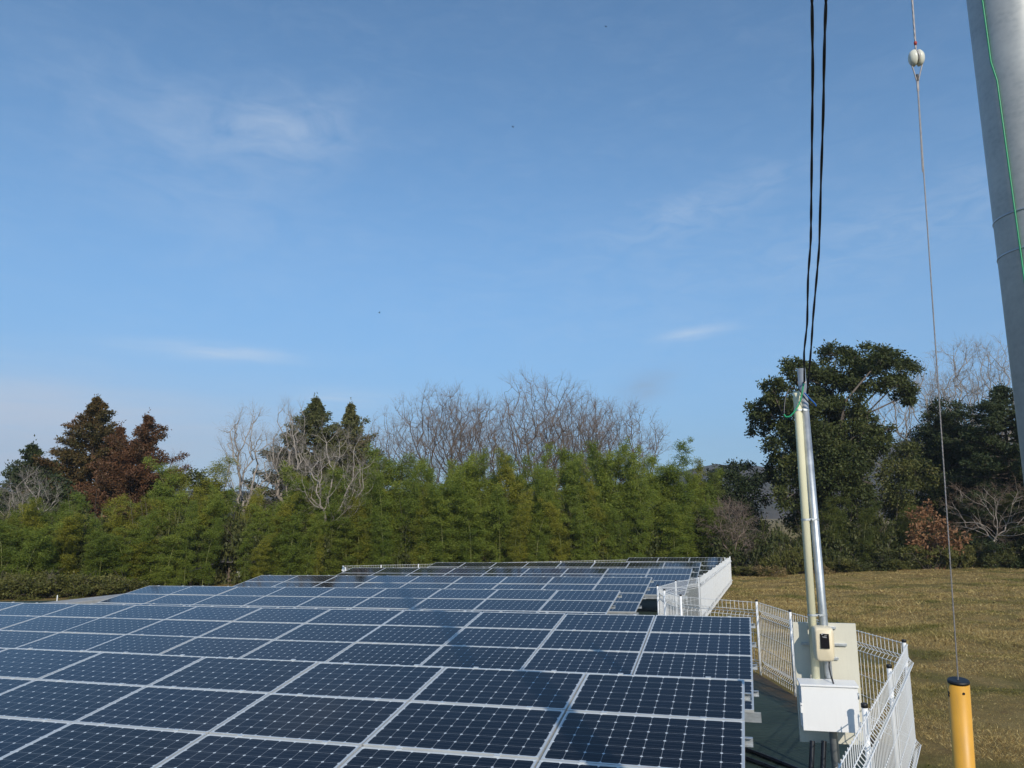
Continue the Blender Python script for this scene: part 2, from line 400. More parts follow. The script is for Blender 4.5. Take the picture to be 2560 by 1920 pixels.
def near_green(t, P):
    """the grass near the road side is greener"""
    q = t.nodes.new('ShaderNodeSeparateXYZ'); t.links.new(P, q.inputs[0])
    return mth(t, 'MULTIPLY_ADD', q.outputs[1], -.09, 1.75, clamp=True)
def ground_material():
    m, t, o = new_mat('meadow_ground')
    c = node(t, 'ShaderNodeTexCoord'); P = c.outputs['Object']
    big = noise(t, P, .22, 5, .6, .5); mid = noise(t, P, 1.4, 6, .65, .4); fine = noise(t, P, 14, 6, .7); grit = noise(t, P, 60, 4, .7)
    straw = ramp(t, mid, [(.25, (.22, .15, .056)), (.5, (.40, .285, .105)), (.75, (.53, .395, .16))])
    green = ramp(t, fine, [(.3, (.135, .125, .036)), (.7, (.26, .235, .07))])
    base = mixc(t, mth(t, 'ADD', mth(t, 'MULTIPLY_ADD', noise(t, P, .33, 6, .65, .7), 6.0, -2.8), mth(t, 'MULTIPLY', near_green(t, P), .28), clamp=True), straw, green)
    rust = mixc(t, mth(t, 'MULTIPLY_ADD', noise(t, P, .7, 5, .7, .8), 5, -2.9, clamp=True), base, (.13, .07, .04))
    f2 = mixc(t, mth(t, 'MULTIPLY_ADD', grit, 2.2, -.75, clamp=True), mixc(t, .6, rust, (.05, .035, .018)), rust)
    p = node(t, 'ShaderNodeBsdfPrincipled'); t.links.new(f2, p.inputs['Base Color']); p.inputs['Roughness'].default_value = .95
    p.inputs['Specular IOR Level'].default_value = .15
    h = mth(t, 'ADD', mth(t, 'MULTIPLY', fine, .6), mth(t, 'MULTIPLY', grit, .5))
    t.links.new(bump(t, h, .9, .06), p.inputs['Normal'])
    t.links.new(p.outputs[0], o.inputs[0]); return m
M['ground'] = ground_material()
radii = np.concatenate([np.linspace(0, 70, 120), np.geomspace(74, 4000, 30)]); na = 360
ang = np.linspace(0, 2*np.pi, na, endpoint=False)
GX = (radii[:, None]*np.sin(ang)).ravel(); GY = (radii[:, None]*np.cos(ang)).ravel()
GZ = gz(GX, GY)
_rw = np.random.default_rng(3); _wv = [(_rw.uniform(.5, 3.2), _rw.uniform(0, 6.28), _rw.uniform(0, 6.28)) for _ in range(26)]
def relief(x, y):
    s_ = 0
    for k_, a_, p_ in _wv: s_ = s_+np.sin((x*math.cos(a_)+y*math.sin(a_))*k_+p_)*.018/k_**.7
    return s_
_wob = relief(GX, GY)
GZ = GZ+np.where(outside(GX-.6, GY) & (np.hypot(GX, GY) < 75) & (GY > 3), _wob, 0)
_fr = np.array([[i*na+k, i*na+(k+1) % na, (i+1)*na+(k+1) % na, (i+1)*na+k] for i in range(len(radii)-1) for k in range(na)])
gm = npmesh('ground', np.stack([GX, GY, GZ], 1), _fr[:, ::-1], M['ground'])
gm.polygons.foreach_set('use_smooth', [True]*len(gm.polygons))
tag(link('ground', gm), kind='structure', label='dry brown meadow grass ground around the solar site')

# dark green weed control fabric inside the fence
def fabric_material():
    m, t, o = new_mat('weed_fabric')
    c = node(t, 'ShaderNodeTexCoord'); P = c.outputs['Object']
    n = noise(t, P, .8, 5, .6); n2 = noise(t, P, 1.6, 6, .7, .6)
    mp = node(t, 'ShaderNodeMapping'); t.links.new(P, mp.inputs[0]); mp.inputs['Scale'].default_value = (1.2, 9, 1); mp.inputs['Rotation'].default_value = (0, 0, .25)
    wr = noise(t, mp.outputs[0], 1.0, 4, .6)
    cc = ramp(t, n, [(.3, (.022, .040, .033)), (.7, (.042, .068, .055))])
    s = node(t, 'ShaderNodeSeparateXYZ'); t.links.new(P, s.inputs[0])
    a = node(t, 'ShaderNodeAttribute', attribute_name='edge')
    soil = ramp(t, n2, [(.3, (.05, .035, .018)), (.6, (.12, .075, .035)), (.8, (.10, .10, .03))])
    f = mth(t, 'MULTIPLY_ADD', mth(t, 'ADD', a.outputs['Fac'], mth(t, 'MULTIPLY', n2, .9)), 3.0, -3.2, clamp=True)
    c2 = mixc(t, f, cc, soil)
    p = node(t, 'ShaderNodeBsdfPrincipled'); t.links.new(c2, p.inputs['Base Color']); p.inputs['Roughness'].default_value = .7
    p.inputs['Specular IOR Level'].default_value = .3
    t.links.new(bump(t, mth(t, 'ADD', wr, mth(t, 'MULTIPLY', n2, .3)), .6, .05), p.inputs['Normal'])
    t.links.new(p.outputs[0], o.inputs[0]); return m
M['fabric'] = fabric_material()
fy = np.linspace(1.5, 45, 100); nfx = 60
FV = []; FE = []
_bx = np.array([p[0] for p in FENCE_NEAR+FENCE_FAR[1:]]+[12.4]); _by = np.array([p[1] for p in FENCE_NEAR+FENCE_FAR[1:]]+[45.2])
for y in fy:
    xr = np.interp(y, _by, _bx)-.03; xl = -24 if y < 36 else -10.0
    for k in range(nfx):
        q = (k/(nfx-1))**.5
        x = xl+(xr-xl)*q
        FV.append((x, y, float(gz(x, y))+.025+.012*math.sin(x*2.1+y)*math.sin(y*1.9)))
        FE.append(max(0.0, 1-(xr-x)/1.3))
FQ = np.array([[j*nfx+k, j*nfx+k+1, (j+1)*nfx+k+1, (j+1)*nfx+k] for j in range(len(fy)-1) for k in range(nfx-1)])
fm = npmesh('ground_fabric', np.array(FV), FQ, M['fabric'])
_a = fm.attributes.new('edge', 'FLOAT', 'POINT'); _a.data.foreach_set('value', np.array(FE, dtype=np.float32))
tag(link('ground_fabric', fm), kind='structure', label='dark green weed control sheet under the solar panels')

# ------------------------------------------------------------------ solar arrays
TILT, SLOPE = math.radians(8.926), math.radians(.861)
frame_mb = MB()
W2, H2, TH = PW-.020, PH-.020, .038
# panel local: x from -PW..0 (right edge 0), y from -PH..0 (top edge 0), z = 0 top
x0, x1, y0, y1 = -PW+.010, -.010, -PH+.010, -.010
frame_mb.box(((x0+x1)/2, y1-FRW/2, -TH/2), (W2, FRW, TH)); frame_mb.box(((x0+x1)/2, y0+FRW/2, -TH/2), (W2, FRW, TH))
frame_mb.box((x0+FRW/2, (y0+y1)/2, -TH/2-.0005), (FRW, H2-2*FRW, TH-.001)); frame_mb.box((x1-FRW/2, (y0+y1)/2, -TH/2-.0005), (FRW, H2-2*FRW, TH-.001))
for fx in (.22, .78):
    frame_mb.box((x0+W2*fx, .0, .002), (.055, .034, .010))
frame_me = frame_mb.mesh('panel', M['alu'])
gv = np.array([[x0+FRW, y0+FRW, -.004], [x1-FRW, y0+FRW, -.004], [x1-FRW, y1-FRW, -.004], [x0+FRW, y1-FRW, -.004]])
glass_me = npmesh('cell_sheet', gv, np.array([[0, 1, 2, 3]]), M['cells'])
uvl = glass_me.uv_layers.new(name='UVMap')
for i, c in enumerate([(0, 0), (1, 0), (1, 1), (0, 1)]): uvl.data[i].uv = c
leg_cache = {}
ROWS = [((2.389, 8.157, -1.676), 13, 4, 'nearest solar array, its big dark panels filling the bottom of the view'),
        ((4.169, 13.67, -1.772), 14, 4, 'second solar array from the camera, ending beside the grey backing board'),
        ((2.782, 20.033, -1.929), 9, 4, 'blue solar array whose right end stops short left of the white fence corner'),
        ((4.577, 25.37, -2.023), 9, 4, 'solar array whose right end reaches just behind the white fence corner'),
        ((7.053, 30.311, -2.085), 9, 4, 'solar array half blue half dark reflecting the bamboo, fifth from the front'),
        ((8.72, 35.691, -2.186), 8, 4, 'dark solar array reflecting the trees, second from the far fence'),
        ((11.191, 41.353, -2.286), 3, 4, 'short three panel wide solar array in the far fence corner')]
e3 = Vector((EX*math.cos(SLOPE), EY*math.cos(SLOPE), math.sin(SLOPE))).normalized()
n3v = Vector((NX, NY, 0)); z3 = e3.cross(n3v).normalized()
ct, st = math.cos(TILT), math.sin(TILT)
for (P0, nc, nr, lab) in ROWS:
    P0 = Vector((P0[0], P0[1], P0[2]+CAMZ))
    gh = P0.z-float(gz(P0.x, P0.y))
    org = P0-z3*gh
    tb = bpy.data.objects.new('solar_array', None); COL.objects.link(tb)
    mw = Matrix((( e3.x, n3v.x, z3.x, org.x), (e3.y, n3v.y, z3.y, org.y), (e3.z, n3v.z, z3.z, org.z), (0, 0, 0, 1)))
    tb.matrix_world = mw
    tag(tb, lab, 'solar array', 'solar arrays in rows')
    for c in range(nc):
        for r in range(nr):
            pn = link('panel', frame_me, tb)
            pn.location = (-c*PW, -r*PH*ct, gh-r*PH*st+rng.normal()*.0015)
            pn.rotation_euler = (TILT+rng.normal()*.0025, rng.normal()*.0025, 0)
            link('cell_sheet', glass_me, pn)
    Lx = nc*PW
    def slope_pt(x, q, dz=0):   # q metres down the slope
        return np.array([x, -q*ct+dz*st*0, gh-q*st+dz])
    for r in range(nr):
        q = r*PH+.24
        mb = MB(); c0 = slope_pt(.055-(Lx+.11)/2, q, -.045-.035)
        # C channel
        mb.box(c0+np.array([0, 0, .033]), (Lx+.11, .055, .004)); mb.box(c0+np.array([0, .0255, -.0]), (Lx+.11, .004, .062)); mb.box(c0+np.array([0, 0, -.033]), (Lx+.11, .055, .004))
        mb.build('purlin', M['galv'], tb)
    mb = MB(); c0 = slope_pt(.07-(Lx+.14)/2, nr*PH-.06, -.045-.05)
    for dz in (.048, .016, -.016, -.048): mb.box(c0+np.array([0, -.03, dz]), (Lx+.14, .006, .026))
    mb.box(c0, (Lx+.138, .052, .098)); mb.build('front_beam', M['galv'], tb)
    for k in range(int(Lx/2.9)+1):
        x = -.75-k*(Lx-1.5)/max(1, int(Lx/2.9))
        mb = MB(); a = slope_pt(x, .25, -.175); b = slope_pt(x, nr*PH-.1, -.175); cc_ = (a+b)/2; d = (b-a); ln = np.linalg.norm(d); d /= ln
        mb.box(cc_, (.05, ln, .07), np.array([1, 0, 0]), d, np.cross([1, 0, 0], d)); mb.build('rafter', M['galv'], tb)
        for q in (.75, nr*PH-.55):
            tp = slope_pt(x, q, -.21)
            mb = MB().box((x, tp[1], (tp[2]-.3)/2), (.06, .06, tp[2]+.3)); mb.build('leg', M['galv'], tb)

# ------------------------------------------------------------------ wire fences
def build_fence(pts, H, label, name='wire_fence', spacing=.06, wr=.0042, group=None, skip=()):
    base = gpt(*pts[0])
    root = empty(name, base, label, 'fence', group)
    def loc(p): return np.asarray(p)-base
    for i, p in enumerate(pts):
        g = gpt(*p)
        if i in skip: continue
        po = MB().tube([loc(g+[0, 0, -.25]), loc(g+[0, 0, H])], .0235, 12).build('post', M['white_wire'], root)
        MB().tube([loc(g+[0, 0, H+.0005]), loc(g+[0, 0, H+.03]), loc(g+[0, 0, H+.036])], [.0275, .0275, .022], 12).build('post_cap', M['black'], po)
    for a, b in zip(pts[:-1], pts[1:]):
        A, B = gpt(*a), gpt(*b); d = B-A; ln = np.linalg.norm(d[:2])
        nrm = np.array([d[1], -d[0], 0])/ln      # outward (right of travel)
        mb = MB(); n = max(2, int((ln-.08)/spacing))
        prof = [(.04, 0), (.15, 0), (.21, .05), (.27, 0), (H-.30, 0), (H-.24, .05), (H-.18, 0), (H-.01, 0)]
        off = nrm*.035
        for k in range(n+1):
            t = (.04+(ln-.08)*k/n)/ln
            q = A+d*t
            mb.tube([loc(q+off+nrm*o+np.array([0, 0, h])) for h, o in prof], wr, 4, False, False)
        for h, o, r in [(.15, 0, 1.25), (.21, .05, 1.25), (.27, 0, 1.25), (H-.30, 0, 1.25), (H-.24, .05, 1.25), (H-.18, 0, 1.25), (H-.025, 0, 1.25), (.52, 0, .8), (.80, 0, .8)]:
            if h < H-.31 or h > H-.31: mb.tube([loc(A+d*(.03/ln)+off+nrm*(o+.005)+np.array([0, 0, h])), loc(A+d*(1-.03/ln)+off+nrm*(o+.005)+np.array([0, 0, h]))], wr*r, 4, False, False)
        mb.build('wire_panel', M['white_wire'], root)
    return root
build_fence(FENCE_NEAR, 1.43, 'white wire mesh fence with black post caps around the meter boxes at lower right', spacing=.10)
build_fence(FENCE_FAR, 1.43, 'bright white wire fence seen edge on between the far solar arrays and the meadow', spacing=.085, skip=(0,))
_b0, _b1 = np.array([-9.1, 41.5]), np.array([12.6, 45.9])
build_fence([(11.5, 40.9), (12.05, 43.3)][1:]+[tuple(_b1+(_b0-_b1)*i/11) for i in range(12)]+[(-8.55, 39.6)], 1.2, 'low far wire fence behind the last dark solar arrays, in front of the bamboo', spacing=.09, wr=.004)

# ------------------------------------------------------------------ utility pole on the right
PB = math.radians(36.45); PD = 3.0; PR = .131
pc = np.array([PD*math.sin(PB), PD*math.cos(PB), 0.0])
pole = empty('utility_pole', gpt(pc[0], pc[1]), 'thick galvanised steel utility pole cut off by the right edge of the view', 'utility pole')
pb = np.array(pole.location)
def pole_mat():
    m, t, o = new_mat('galvanised_pole')
    c = node(t, 'ShaderNodeTexCoord'); P = c.outputs['Object']
    v = node(t, 'ShaderNodeTexVoronoi'); v.inputs['Scale'].default_value = 60; t.links.new(P, v.inputs['Vector'])
    mp = node(t, 'ShaderNodeMapping'); t.links.new(P, mp.inputs[0]); mp.inputs['Scale'].default_value = (9, 9, 30); mp.inputs['Rotation'].default_value = (.5, .4, 0)
    sc = noise(t, mp.outputs[0], 2.0, 6, .7); n = noise(t, P, 7, 5, .65)
    f = mth(t, 'ADD', mth(t, 'MULTIPLY', n, .6), mth(t, 'ADD', mth(t, 'MULTIPLY', sc, .35), mth(t, 'MULTIPLY', v.outputs['Distance'], .12)))
    cc = ramp(t, f, [(.35, (.36, .38, .38)), (.5, (.46, .47, .46)), (.72, (.55, .56, .54))])
    p = node(t, 'ShaderNodeBsdfPrincipled'); t.links.new(cc, p.inputs['Base Color']); p.inputs['Metallic'].default_value = .35
    t.links.new(mth(t, 'MULTIPLY_ADD', sc, .2, .42), p.inputs['Roughness']); t.links.new(p.outputs[0], o.inputs[0]); return m
M['pole'] = pole_mat()
MB().tube([(0, 0, -.6), (0, 0, 5), (0, 0, 17.3)], PR, 64).build('shaft', M['pole'], pole)
MB().tube([(0, 0, 17.3), (0, 0, 17.34), (0, 0, 17.38)], [PR+.012, PR+.012, PR-.02], 32).build('pole_cap', M['galv'], pole)
for py in (563, 652):
    z = at(2475 if py < 600 else 2487, py, 2.48)[2]-pb[2]
    MB().tube([(0, 0, z-.004), (0, 0, z-.003), (0, 0, z+.003), (0, 0, z+.004)], [PR-.002, PR+.002, PR+.002, PR-.002], 64, False).build('band', M['galv'], pole)
arm = MB(); arm.box((-.2, PR+.04, 9.2), (2.2, .075, .075)); arm.build('cross_arm', M['galv'], pole)
# green earth wire on the pole
wp = []
for (b, z) in [(34.3, 9.0), (34.45, 6.3), (34.55, 4.9), (34.72, 4.6), (34.9, 4.25), (34.97, 4.02), (35.18, 3.97), (35.2, 3.9), (35.25, 3.72), (35.35, 3.4), (35.3, 2.6), (35.3, .02)]:
    z = CAMZ+(z-CAMZ)*PD/1.9 if z > .1 else z
    off = math.radians(36.45-b); s_ = min(.999, math.sin(off)*PD/PR); al = math.asin(s_)-0
    # facing direction from pole to camera
    fx, fy_ = -math.sin(PB), -math.cos(PB); lx, ly = -math.cos(PB), math.sin(PB)
    be = al-off
    wp.append(pc+np.array([(fx*math.cos(be)+lx*math.sin(be))*(PR+.004), (fy_*math.cos(be)+ly*math.sin(be))*(PR+.004), z]))
wp[-1][2] = gz(wp[-1][0], wp[-1][1])
tag(MB().tube(wp, .0028, 8).build('earth_wire', M['green_wire']), 'thin green earth wire running down the steel utility pole', 'wire')

# guy wire, insulator, yellow guard -------------------------------------------
g_top = np.array([pc[0], pc[1], 13.8+CAMZ])
gA = at(2396, 1702, 4.13); gI = at(2291, 145, 3.7)
gdir = unit(gA-gI)
rI = .039
def ortho(d):
    s = unit(np.cross(d, [0, 1.0, 0])); return s, np.cross(s, d)
gs, gt = ortho(gdir)
low = at(2294, 205, 3.715)
guy = empty('guy_wire', tuple(gA+gdir*2.0), 'grey twisted steel guy wire from the yellow guard up past the white insulator', 'guy wire')
gb = np.array(guy.location)
def twist(p, q, r, pitch, n, strands=3):
    d = unit(q-p); s, t2 = ortho(d); L = np.linalg.norm(q-p); res = []
    k = max(2, int(L/pitch*n))
    for j in range(strands):
        res.append([p+d*L*i/k+(s*math.cos(2*math.pi*(i/n+j/strands))+t2*math.sin(2*math.pi*(i/n+j/strands)))*r for i in range(k+1)])
    return res
mb = MB()
for s_ in twist(low-gb, gA+gdir*2.0-gb, .0016, .07, 6): mb.tube(s_, .0021, 5, False)
mid_ = at(2307, 430, 3.78)
for s_ in twist(low-gb, mid_-gb, .0026, .05, 6): mb.tube(s_, .0020, 5, False)
mb.build('lower_strand', M['strand'], guy)
mb = MB()
up0 = gI-gdir*rI*.9
for s_ in twist(up0-gb, g_top-gb, .0022, .12, 6, 3): mb.tube(s_, .0034, 6, False)
mb.build('upper_strand', M['strand'], guy)
mb = MB()
for s in (-1, 1):   # bail of the lower loop
    mb.tube([gI+gs*s*.027-gdir*.01-gb, gI+gs*s*.031+gdir*.03-gb, gI+gs*s*.020+gdir*.066-gb, low+gs*s*.003-gb, low+gdir*.05+gs*s*.003-gb], .0035, 6, False)
mb.tube([up0-gt*.012-gb, gI-gt*.032-gb, gI+gdir*.02-gt*.02-gb, gI+gdir*.026-gb, gI+gdir*.02+gt*.02-gb, gI+gt*.032-gb, up0+gt*.012-gb], .0045, 6, False)
mb.build('wire_loop', M['strand'], guy)
mb = MB(); mb.box(low+gdir*-.024-gb, (.010, .010, .036), gs, gt, gdir); mb.build('wire_clip', M['black'], guy)
mb = MB(); mb.tube([up0-gdir*.055-gb, up0-gdir*.05-gb, up0-gdir*.035-gb], [.006, .009, .006], 8); mb.build('red_tape', M['red_tape'], guy)
# egg insulator: two lobes with a groove between
prof = []
ns = 22; vs = []; sides = 28
for i in range(ns+1):
    a = math.pi*i/ns
    x = -math.cos(a); r = math.sin(a)**.75
    groove = 1-.42*math.exp(-(x/.16)**2)
    for k in range(sides):
        b = 2*math.pi*k/sides
        p = gI+gs*(x*rI*1.06)+(gt*math.cos(b)*.82+gdir*math.sin(b)*1.25)*(max(r, .02)*rI*groove)
        # crosswise notch at the bottom for the lower wire
        vs.append(p-gI)
fs = [(i*sides+k, i*sides+(k+1) % sides, (i+1)*sides+(k+1) % sides, (i+1)*sides+k) for i in range(ns) for k in range(sides)]
mb = MB(); mb.add(vs, fs, True)
ins = mb.build('guy_insulator', M['porcelain']); ins.location = tuple(gI)
tag(ins, 'white porcelain egg insulator hanging in the guy wire against the sky', 'insulator')
# yellow guard tube
gg = empty('guy_guard', tuple(gA+gdir*1.9), 'yellow plastic guy wire guard tube with black end cap standing in the meadow', 'guy guard')
ggb = np.array(gg.location); Rg = .0505
L_g = np.linalg.norm(gpt(*(gA+gdir*2.6)[:2])-gA)
end = gA+gdir*((gA[2]-gz(gA[0], gA[1]))/(-gdir[2])+.1)
MB().tube([gA+gdir*.012-ggb, gA+gdir*1.0-ggb, end-ggb], Rg, 40).build('tube', M['yellow'], gg)
MB().tube([gA-ggb-gdir*.006, gA+gdir*.0-ggb, gA+gdir*.008-ggb], [Rg-.003, Rg+.0015, Rg+.0015], 40).build('end_cap', M['black'], gg)
tov = unit(-(gA-np.array([0, 0, CAMZ]))); tov = unit(tov-gdir*np.dot(tov, gdir)); sid = np.cross(gdir, tov)
for a, dz, r in ((-.40, .048, .0065), (1.15, .06, .0075), (1.2, .075, .0075)):
    p = gA+gdir*dz+(tov*math.cos(a)-sid*math.sin(a)*-1)*Rg
    nrm = unit(p-gA-gdir*dz)
    MB().tube([p-nrm*.006-ggb, p+nrm*.002-ggb], r, 12).build('rivet', M['black'], gg)

# ------------------------------------------------------------------ service mast with meter and boxes
BX = np.array([math.cos(math.radians(-12)), math.sin(math.radians(-12)), 0]); BN = np.array([BX[1], -BX[0], 0])  # BN points to the camera
ZZ = np.array([0, 0, 1.0])
FD = 7.0
KK = FD/6.0
def a6(px, py, d): return at(px, py, d*KK)
mt, ml = a6(2003, 922, 6), a6(2085, 1853, 6)
md = unit(ml-mt); mg = mt+md*((mt[2]-gz(mt[0], FD))/(-md[2])+.3)
mast = empty('service_mast', tuple(gpt(mg[0], mg[1])), 'slim galvanised steel mast with strap bands behind the cream conduit and meter', 'mast')
mo = np.array(mast.location); RM = .0365
MB().tube([mt-mo, mg-mo], RM, 24).build('pipe', M['galv'], mast)
ct_, cb_ = a6(1992, 980, 6), a6(2042, 1722, 6)
cd_ = unit(cb_-ct_)
conduit = MB().tube([ct_, ct_+cd_*.06, cb_], .035, 24).build('conduit', M['cream_pvc'])
conduit.data.transform(Matrix.Translation(-Vector(cb_))); conduit.location = tuple(cb_)
tag(conduit, 'cream plastic conduit pipe strapped to the left side of the steel mast', 'conduit')
for py in (1029, 1311, 1546):
    t = (py-980)/(1722-980); c1 = ct_+(cb_-ct_)*t
    c2 = mt+md*np.dot(c1-mt, md)
    ax = unit(c2-c1); fr = np.cross(ax, md)
    mb = MB(); prof = []
    for k in range(17):
        a = math.pi*.5+math.pi*k/16; prof.append(c1+(ax*math.cos(a)+fr*math.sin(a))*.038)
    for k in range(17):
        a = -math.pi*.5+math.pi*k/16; prof.append(c2+(ax*math.cos(a)+fr*math.sin(a))*.0395)
    prof.append(prof[0])
    n = len(prof); vs = [p-mo+md*s for s in (-.009, .009) for p in prof]
    mb.add(vs, [(i, i+1, n+i+1, n+i) for i in range(n-1)])
    c = (c1+c2)/2
    mb.box(c-mo-fr*.049*np.sign(np.dot(fr, BN))*-1, (.012, .03, .014), ax, fr, md)
    mb.build('band', M['galv'], mast)
# weatherhead loops at the top: ring and clamp
MB().tube([a6(2011, 958, 5.955)-mo, a6(2012, 953, 5.95)-mo], .013, 12).build('clamp_bolt', M['box_white'], mast)

def quad_box(name, mat, c, w, h, d, parent=None, bevel=.004, o=None):
    mb = MB(); mb.box(np.asarray(c)-(0 if o is None else o), (w, d, h), BX, BN, ZZ)
    return mb.build(name, mat, parent, bevel)
BD = 6.10
bl, br, bb = a6(1985, 1557, BD), a6(2133, 1561, BD), a6(2007, 1858, BD)
bw = np.linalg.norm((br-bl)); bh = bl[2]-bb[2]
bc = (bl+br)/2; bc = np.array([bc[0], bc[1], bl[2]-bh/2])
board = empty('backing_board', (bc[0], bc[1], bb[2]), 'large grey beige board behind the ivory meter and the white box', 'board')
bo = np.array(board.location)
quad_box('plate', M['board'], bc, bw, bh, .03, board, .002, bo)
for py, x0_, x1_ in ((1569, 2024, 2090), (1611, 2009, 2116), (1646, 2034, 2097)):
    a, b = a6(x0_, py, 6.04), a6(x1_, py+3, 6.04); c = (a+b)/2
    c = c+BN*(np.dot(bc-c, BN)+.015+.012)
    mb = MB(); mb.box(c-bo, (np.linalg.norm(b-a), .024, .022), BX, BN, ZZ); mb.build('strut', M['galv'], board, .002)
# ivory meter
mtc = (a6(2034, 1566, 5.9)+a6(2084, 1653, 5.9))/2
mw_ = (a6(2084, 1610, 5.9)-a6(2036, 1610, 5.9))[0]; mh_ = a6(2060, 1566, 5.9)[2]-a6(2060, 1653, 5.9)[2]
meter = empty('electric_meter', tuple(mtc), 'ivory rounded electricity meter with black window mounted on the mast', 'meter')
mmo = np.array(meter.location)
case = MB(); hw, hh = mw_/2, mh_/2
# case: rounded outline, face bulging out then stepping back at the lower part
ol = []
for k in range(40):
    a = 2*math.pi*k/40; ca, sa = math.cos(a), math.sin(a)
    ol.append((np.sign(ca)*abs(ca)**.28, np.sign(sa)*abs(sa)**.28))
lay = [(1.0, -.07, 1.0), (1.0, .0, 1.0), (.97, .045, .98), (.90, .062, .93), (.80, .070, .86)]
vs = []
for s_, dp, s2 in lay:
    for (ux, uz) in ol:
        taper = 1-.07*(uz < 0)*abs(uz)
        dd = dp-(.018*max(0, -uz) if dp > .02 else 0)
        vs.append(BX*ux*hw*s_*taper+ZZ*uz*hh*s2+BN*dd)
n = 40; fs = [(i*n+k, i*n+(k+1) % n, (i+1)*n+(k+1) % n, (i+1)*n+k) for i in range(len(lay)-1) for k in range(n)]
fs += [tuple(range(n))[::-1], tuple((len(lay)-1)*n+k for k in range(n))]
case.add(vs, fs, True); co = case.build('case', M['meter'], meter)
mod = co.modifiers.new('smooth', 'EDGE_SPLIT'); mod.split_angle = .7
wq = MB(); wq.box(ZZ*hh*.22+BN*.0705, (mw_*.44, .006, mh_*.42), BX, BN, ZZ); wo = wq.build('window', M['meter_window'], meter, .002)
for (ox, oz, w_, h_) in ((-.12, .30, .05, .022), (-.03, .33, .16, .008), (.05, .27, .12, .008), (-.02, .235, .2, .008), (.02, .215, .17, .007)):
    pq = MB(); pq.box(BX*ox*mw_+ZZ*oz*mh_*1.0+BN*.0743, (w_*mw_, .001, h_*mh_), BX, BN, ZZ); pq.build('window_print', M['print'], wo)
# white distribution box
TL, TR, BL_ = a6(2005.5, 1717, 5.845), a6(2140, 1723, 5.845), a6(2013, 1830, 5.845)
xw = np.linalg.norm((TR-TL)[:2]); xh = TL[2]-BL_[2]
xc = (TL+TR)/2; xc = np.array([xc[0], xc[1], TL[2]-xh/2])
dep = .15
xbox = empty('distribution_box', (xc[0], xc[1], xc[2]-xh/2), 'white steel distribution box with sloping top below the meter, shadow of the fence on it', 'electrical box')
xo = np.array(xbox.location)
quad_box('body', M['box_white'], xc-BN*(dep/2+.008), xw-.006, xh-.012, dep-.016, xbox, .003, xo)
quad_box('door', M['box_white'], xc-BN*.006, xw, xh, .012, xbox, .003, xo)
mb = MB(); c = xc+ZZ*(xh/2)-BN*(dep/2)
vs = [c-xo+BX*sx_*(xw/2+.008)+BN*(sy_*(dep/2)+(.014 if sy_ > 0 else .0))+ZZ*z_ for (sx_, sy_, z_) in ((-1, 1, .0), (1, 1, .0), (1, -1, .02), (-1, -1, .02), (-1, 1, .014), (1, 1, .014), (1, -1, .034), (-1, -1, .034))]
mb.add(vs, [(0, 1, 2, 3), (4, 7, 6, 5), (0, 4, 5, 1), (1, 5, 6, 2), (2, 6, 7, 3), (3, 7, 4, 0)]); mb.build('top_cover', M['box_white'], xbox, .003)
mb = MB(); mb.box(xc-BX*(xw/2+.007)+ZZ*.03*0-BN*.006-xo, (.014, .03, .08), BX, BN, ZZ); lt = mb.build('latch', M['box_white'], xbox, .002)
for hz_ in (-.32, .32):
    mb = MB(); mb.tube([xc+BX*(xw/2+.002)+BN*.002+ZZ*(hz_*xh-.025)-xo, xc+BX*(xw/2+.002)+BN*.002+ZZ*(hz_*xh+.025)-xo], .006, 10); mb.build('hinge', M['galv'], xbox)
mb = MB(); mb.tube([xc-BX*(xw/2+.007)+ZZ*.022+BN*.008-xo, xc-BX*(xw/2+.007)+ZZ*.022+BN*.012-xo], .0045, 10); mb.build('keyhole', M['black'], lt)
# meter cable and hoses
mcab = [a6(2073, 1650, 5.9), a6(2073, 1668, 5.9), a6(2077, 1688, 5.88), a6(2086, 1716, 5.86)]
tag(MB().tube(mcab, .0065, 10).build('meter_cable', M['black_rubber']), 'short black cable dropping from the meter into the white box', 'cable')
def hose(pts, r, name, label, cat='hose', pitch=.018, group=None):
    P = []; Rr = []
    pts = [np.asarray(p, float) for p in pts]
    for a, b in zip(pts[:-1], pts[1:]):
        n = max(2, int(np.linalg.norm(b-a)/(pitch/2)))
        for i in range(n): P.append(a+(b-a)*i/n)
    for i in range(len(P)): Rr.append(r*(1.0 if i % 2 else .86))
    return tag(MB().tube(P, Rr, 14).build(name, M['black_rubber']), label, cat, group)
for px, lab in ((2031, 'black corrugated hose leaving the board, the left one of the two'), (2060, 'black corrugated hose leaving the board, the right one beside the mast')):
    a = a6(px, 1852, 6.04); b = a6(px-3, 1925, 6.0); d_ = gpt(b[0]-.03, b[1]-.02)
    hose([a, a*.6+b*.4+[0, 0, .0], b, (b+d_)/2+[.02, 0, 0], d_], .0235, 'corrugated_hose', lab)
for k, (q0, q1, lab) in enumerate((((1862, 1876), (2010, 1934), 'black pipe lying on the green sheet, the upper of two'), ((1862, 1899), (1960, 1936), 'black pipe lying on the green sheet, the lower of two'))):
    a, b = on_plane(*q0, .03), on_plane(*q1, .03); d_ = (b-a)
    pts = [a-d_*1.5, a-d_*.6+[0, .05, 0], a, (a+b)/2+[0, .02, 0], b, b+d_*1.0]
    pts = [np.array([p[0], p[1], gz(p[0], p[1])+.05]) for p in pts]
    hose(pts, .028, 'ground_pipe', lab, 'pipe', .03)

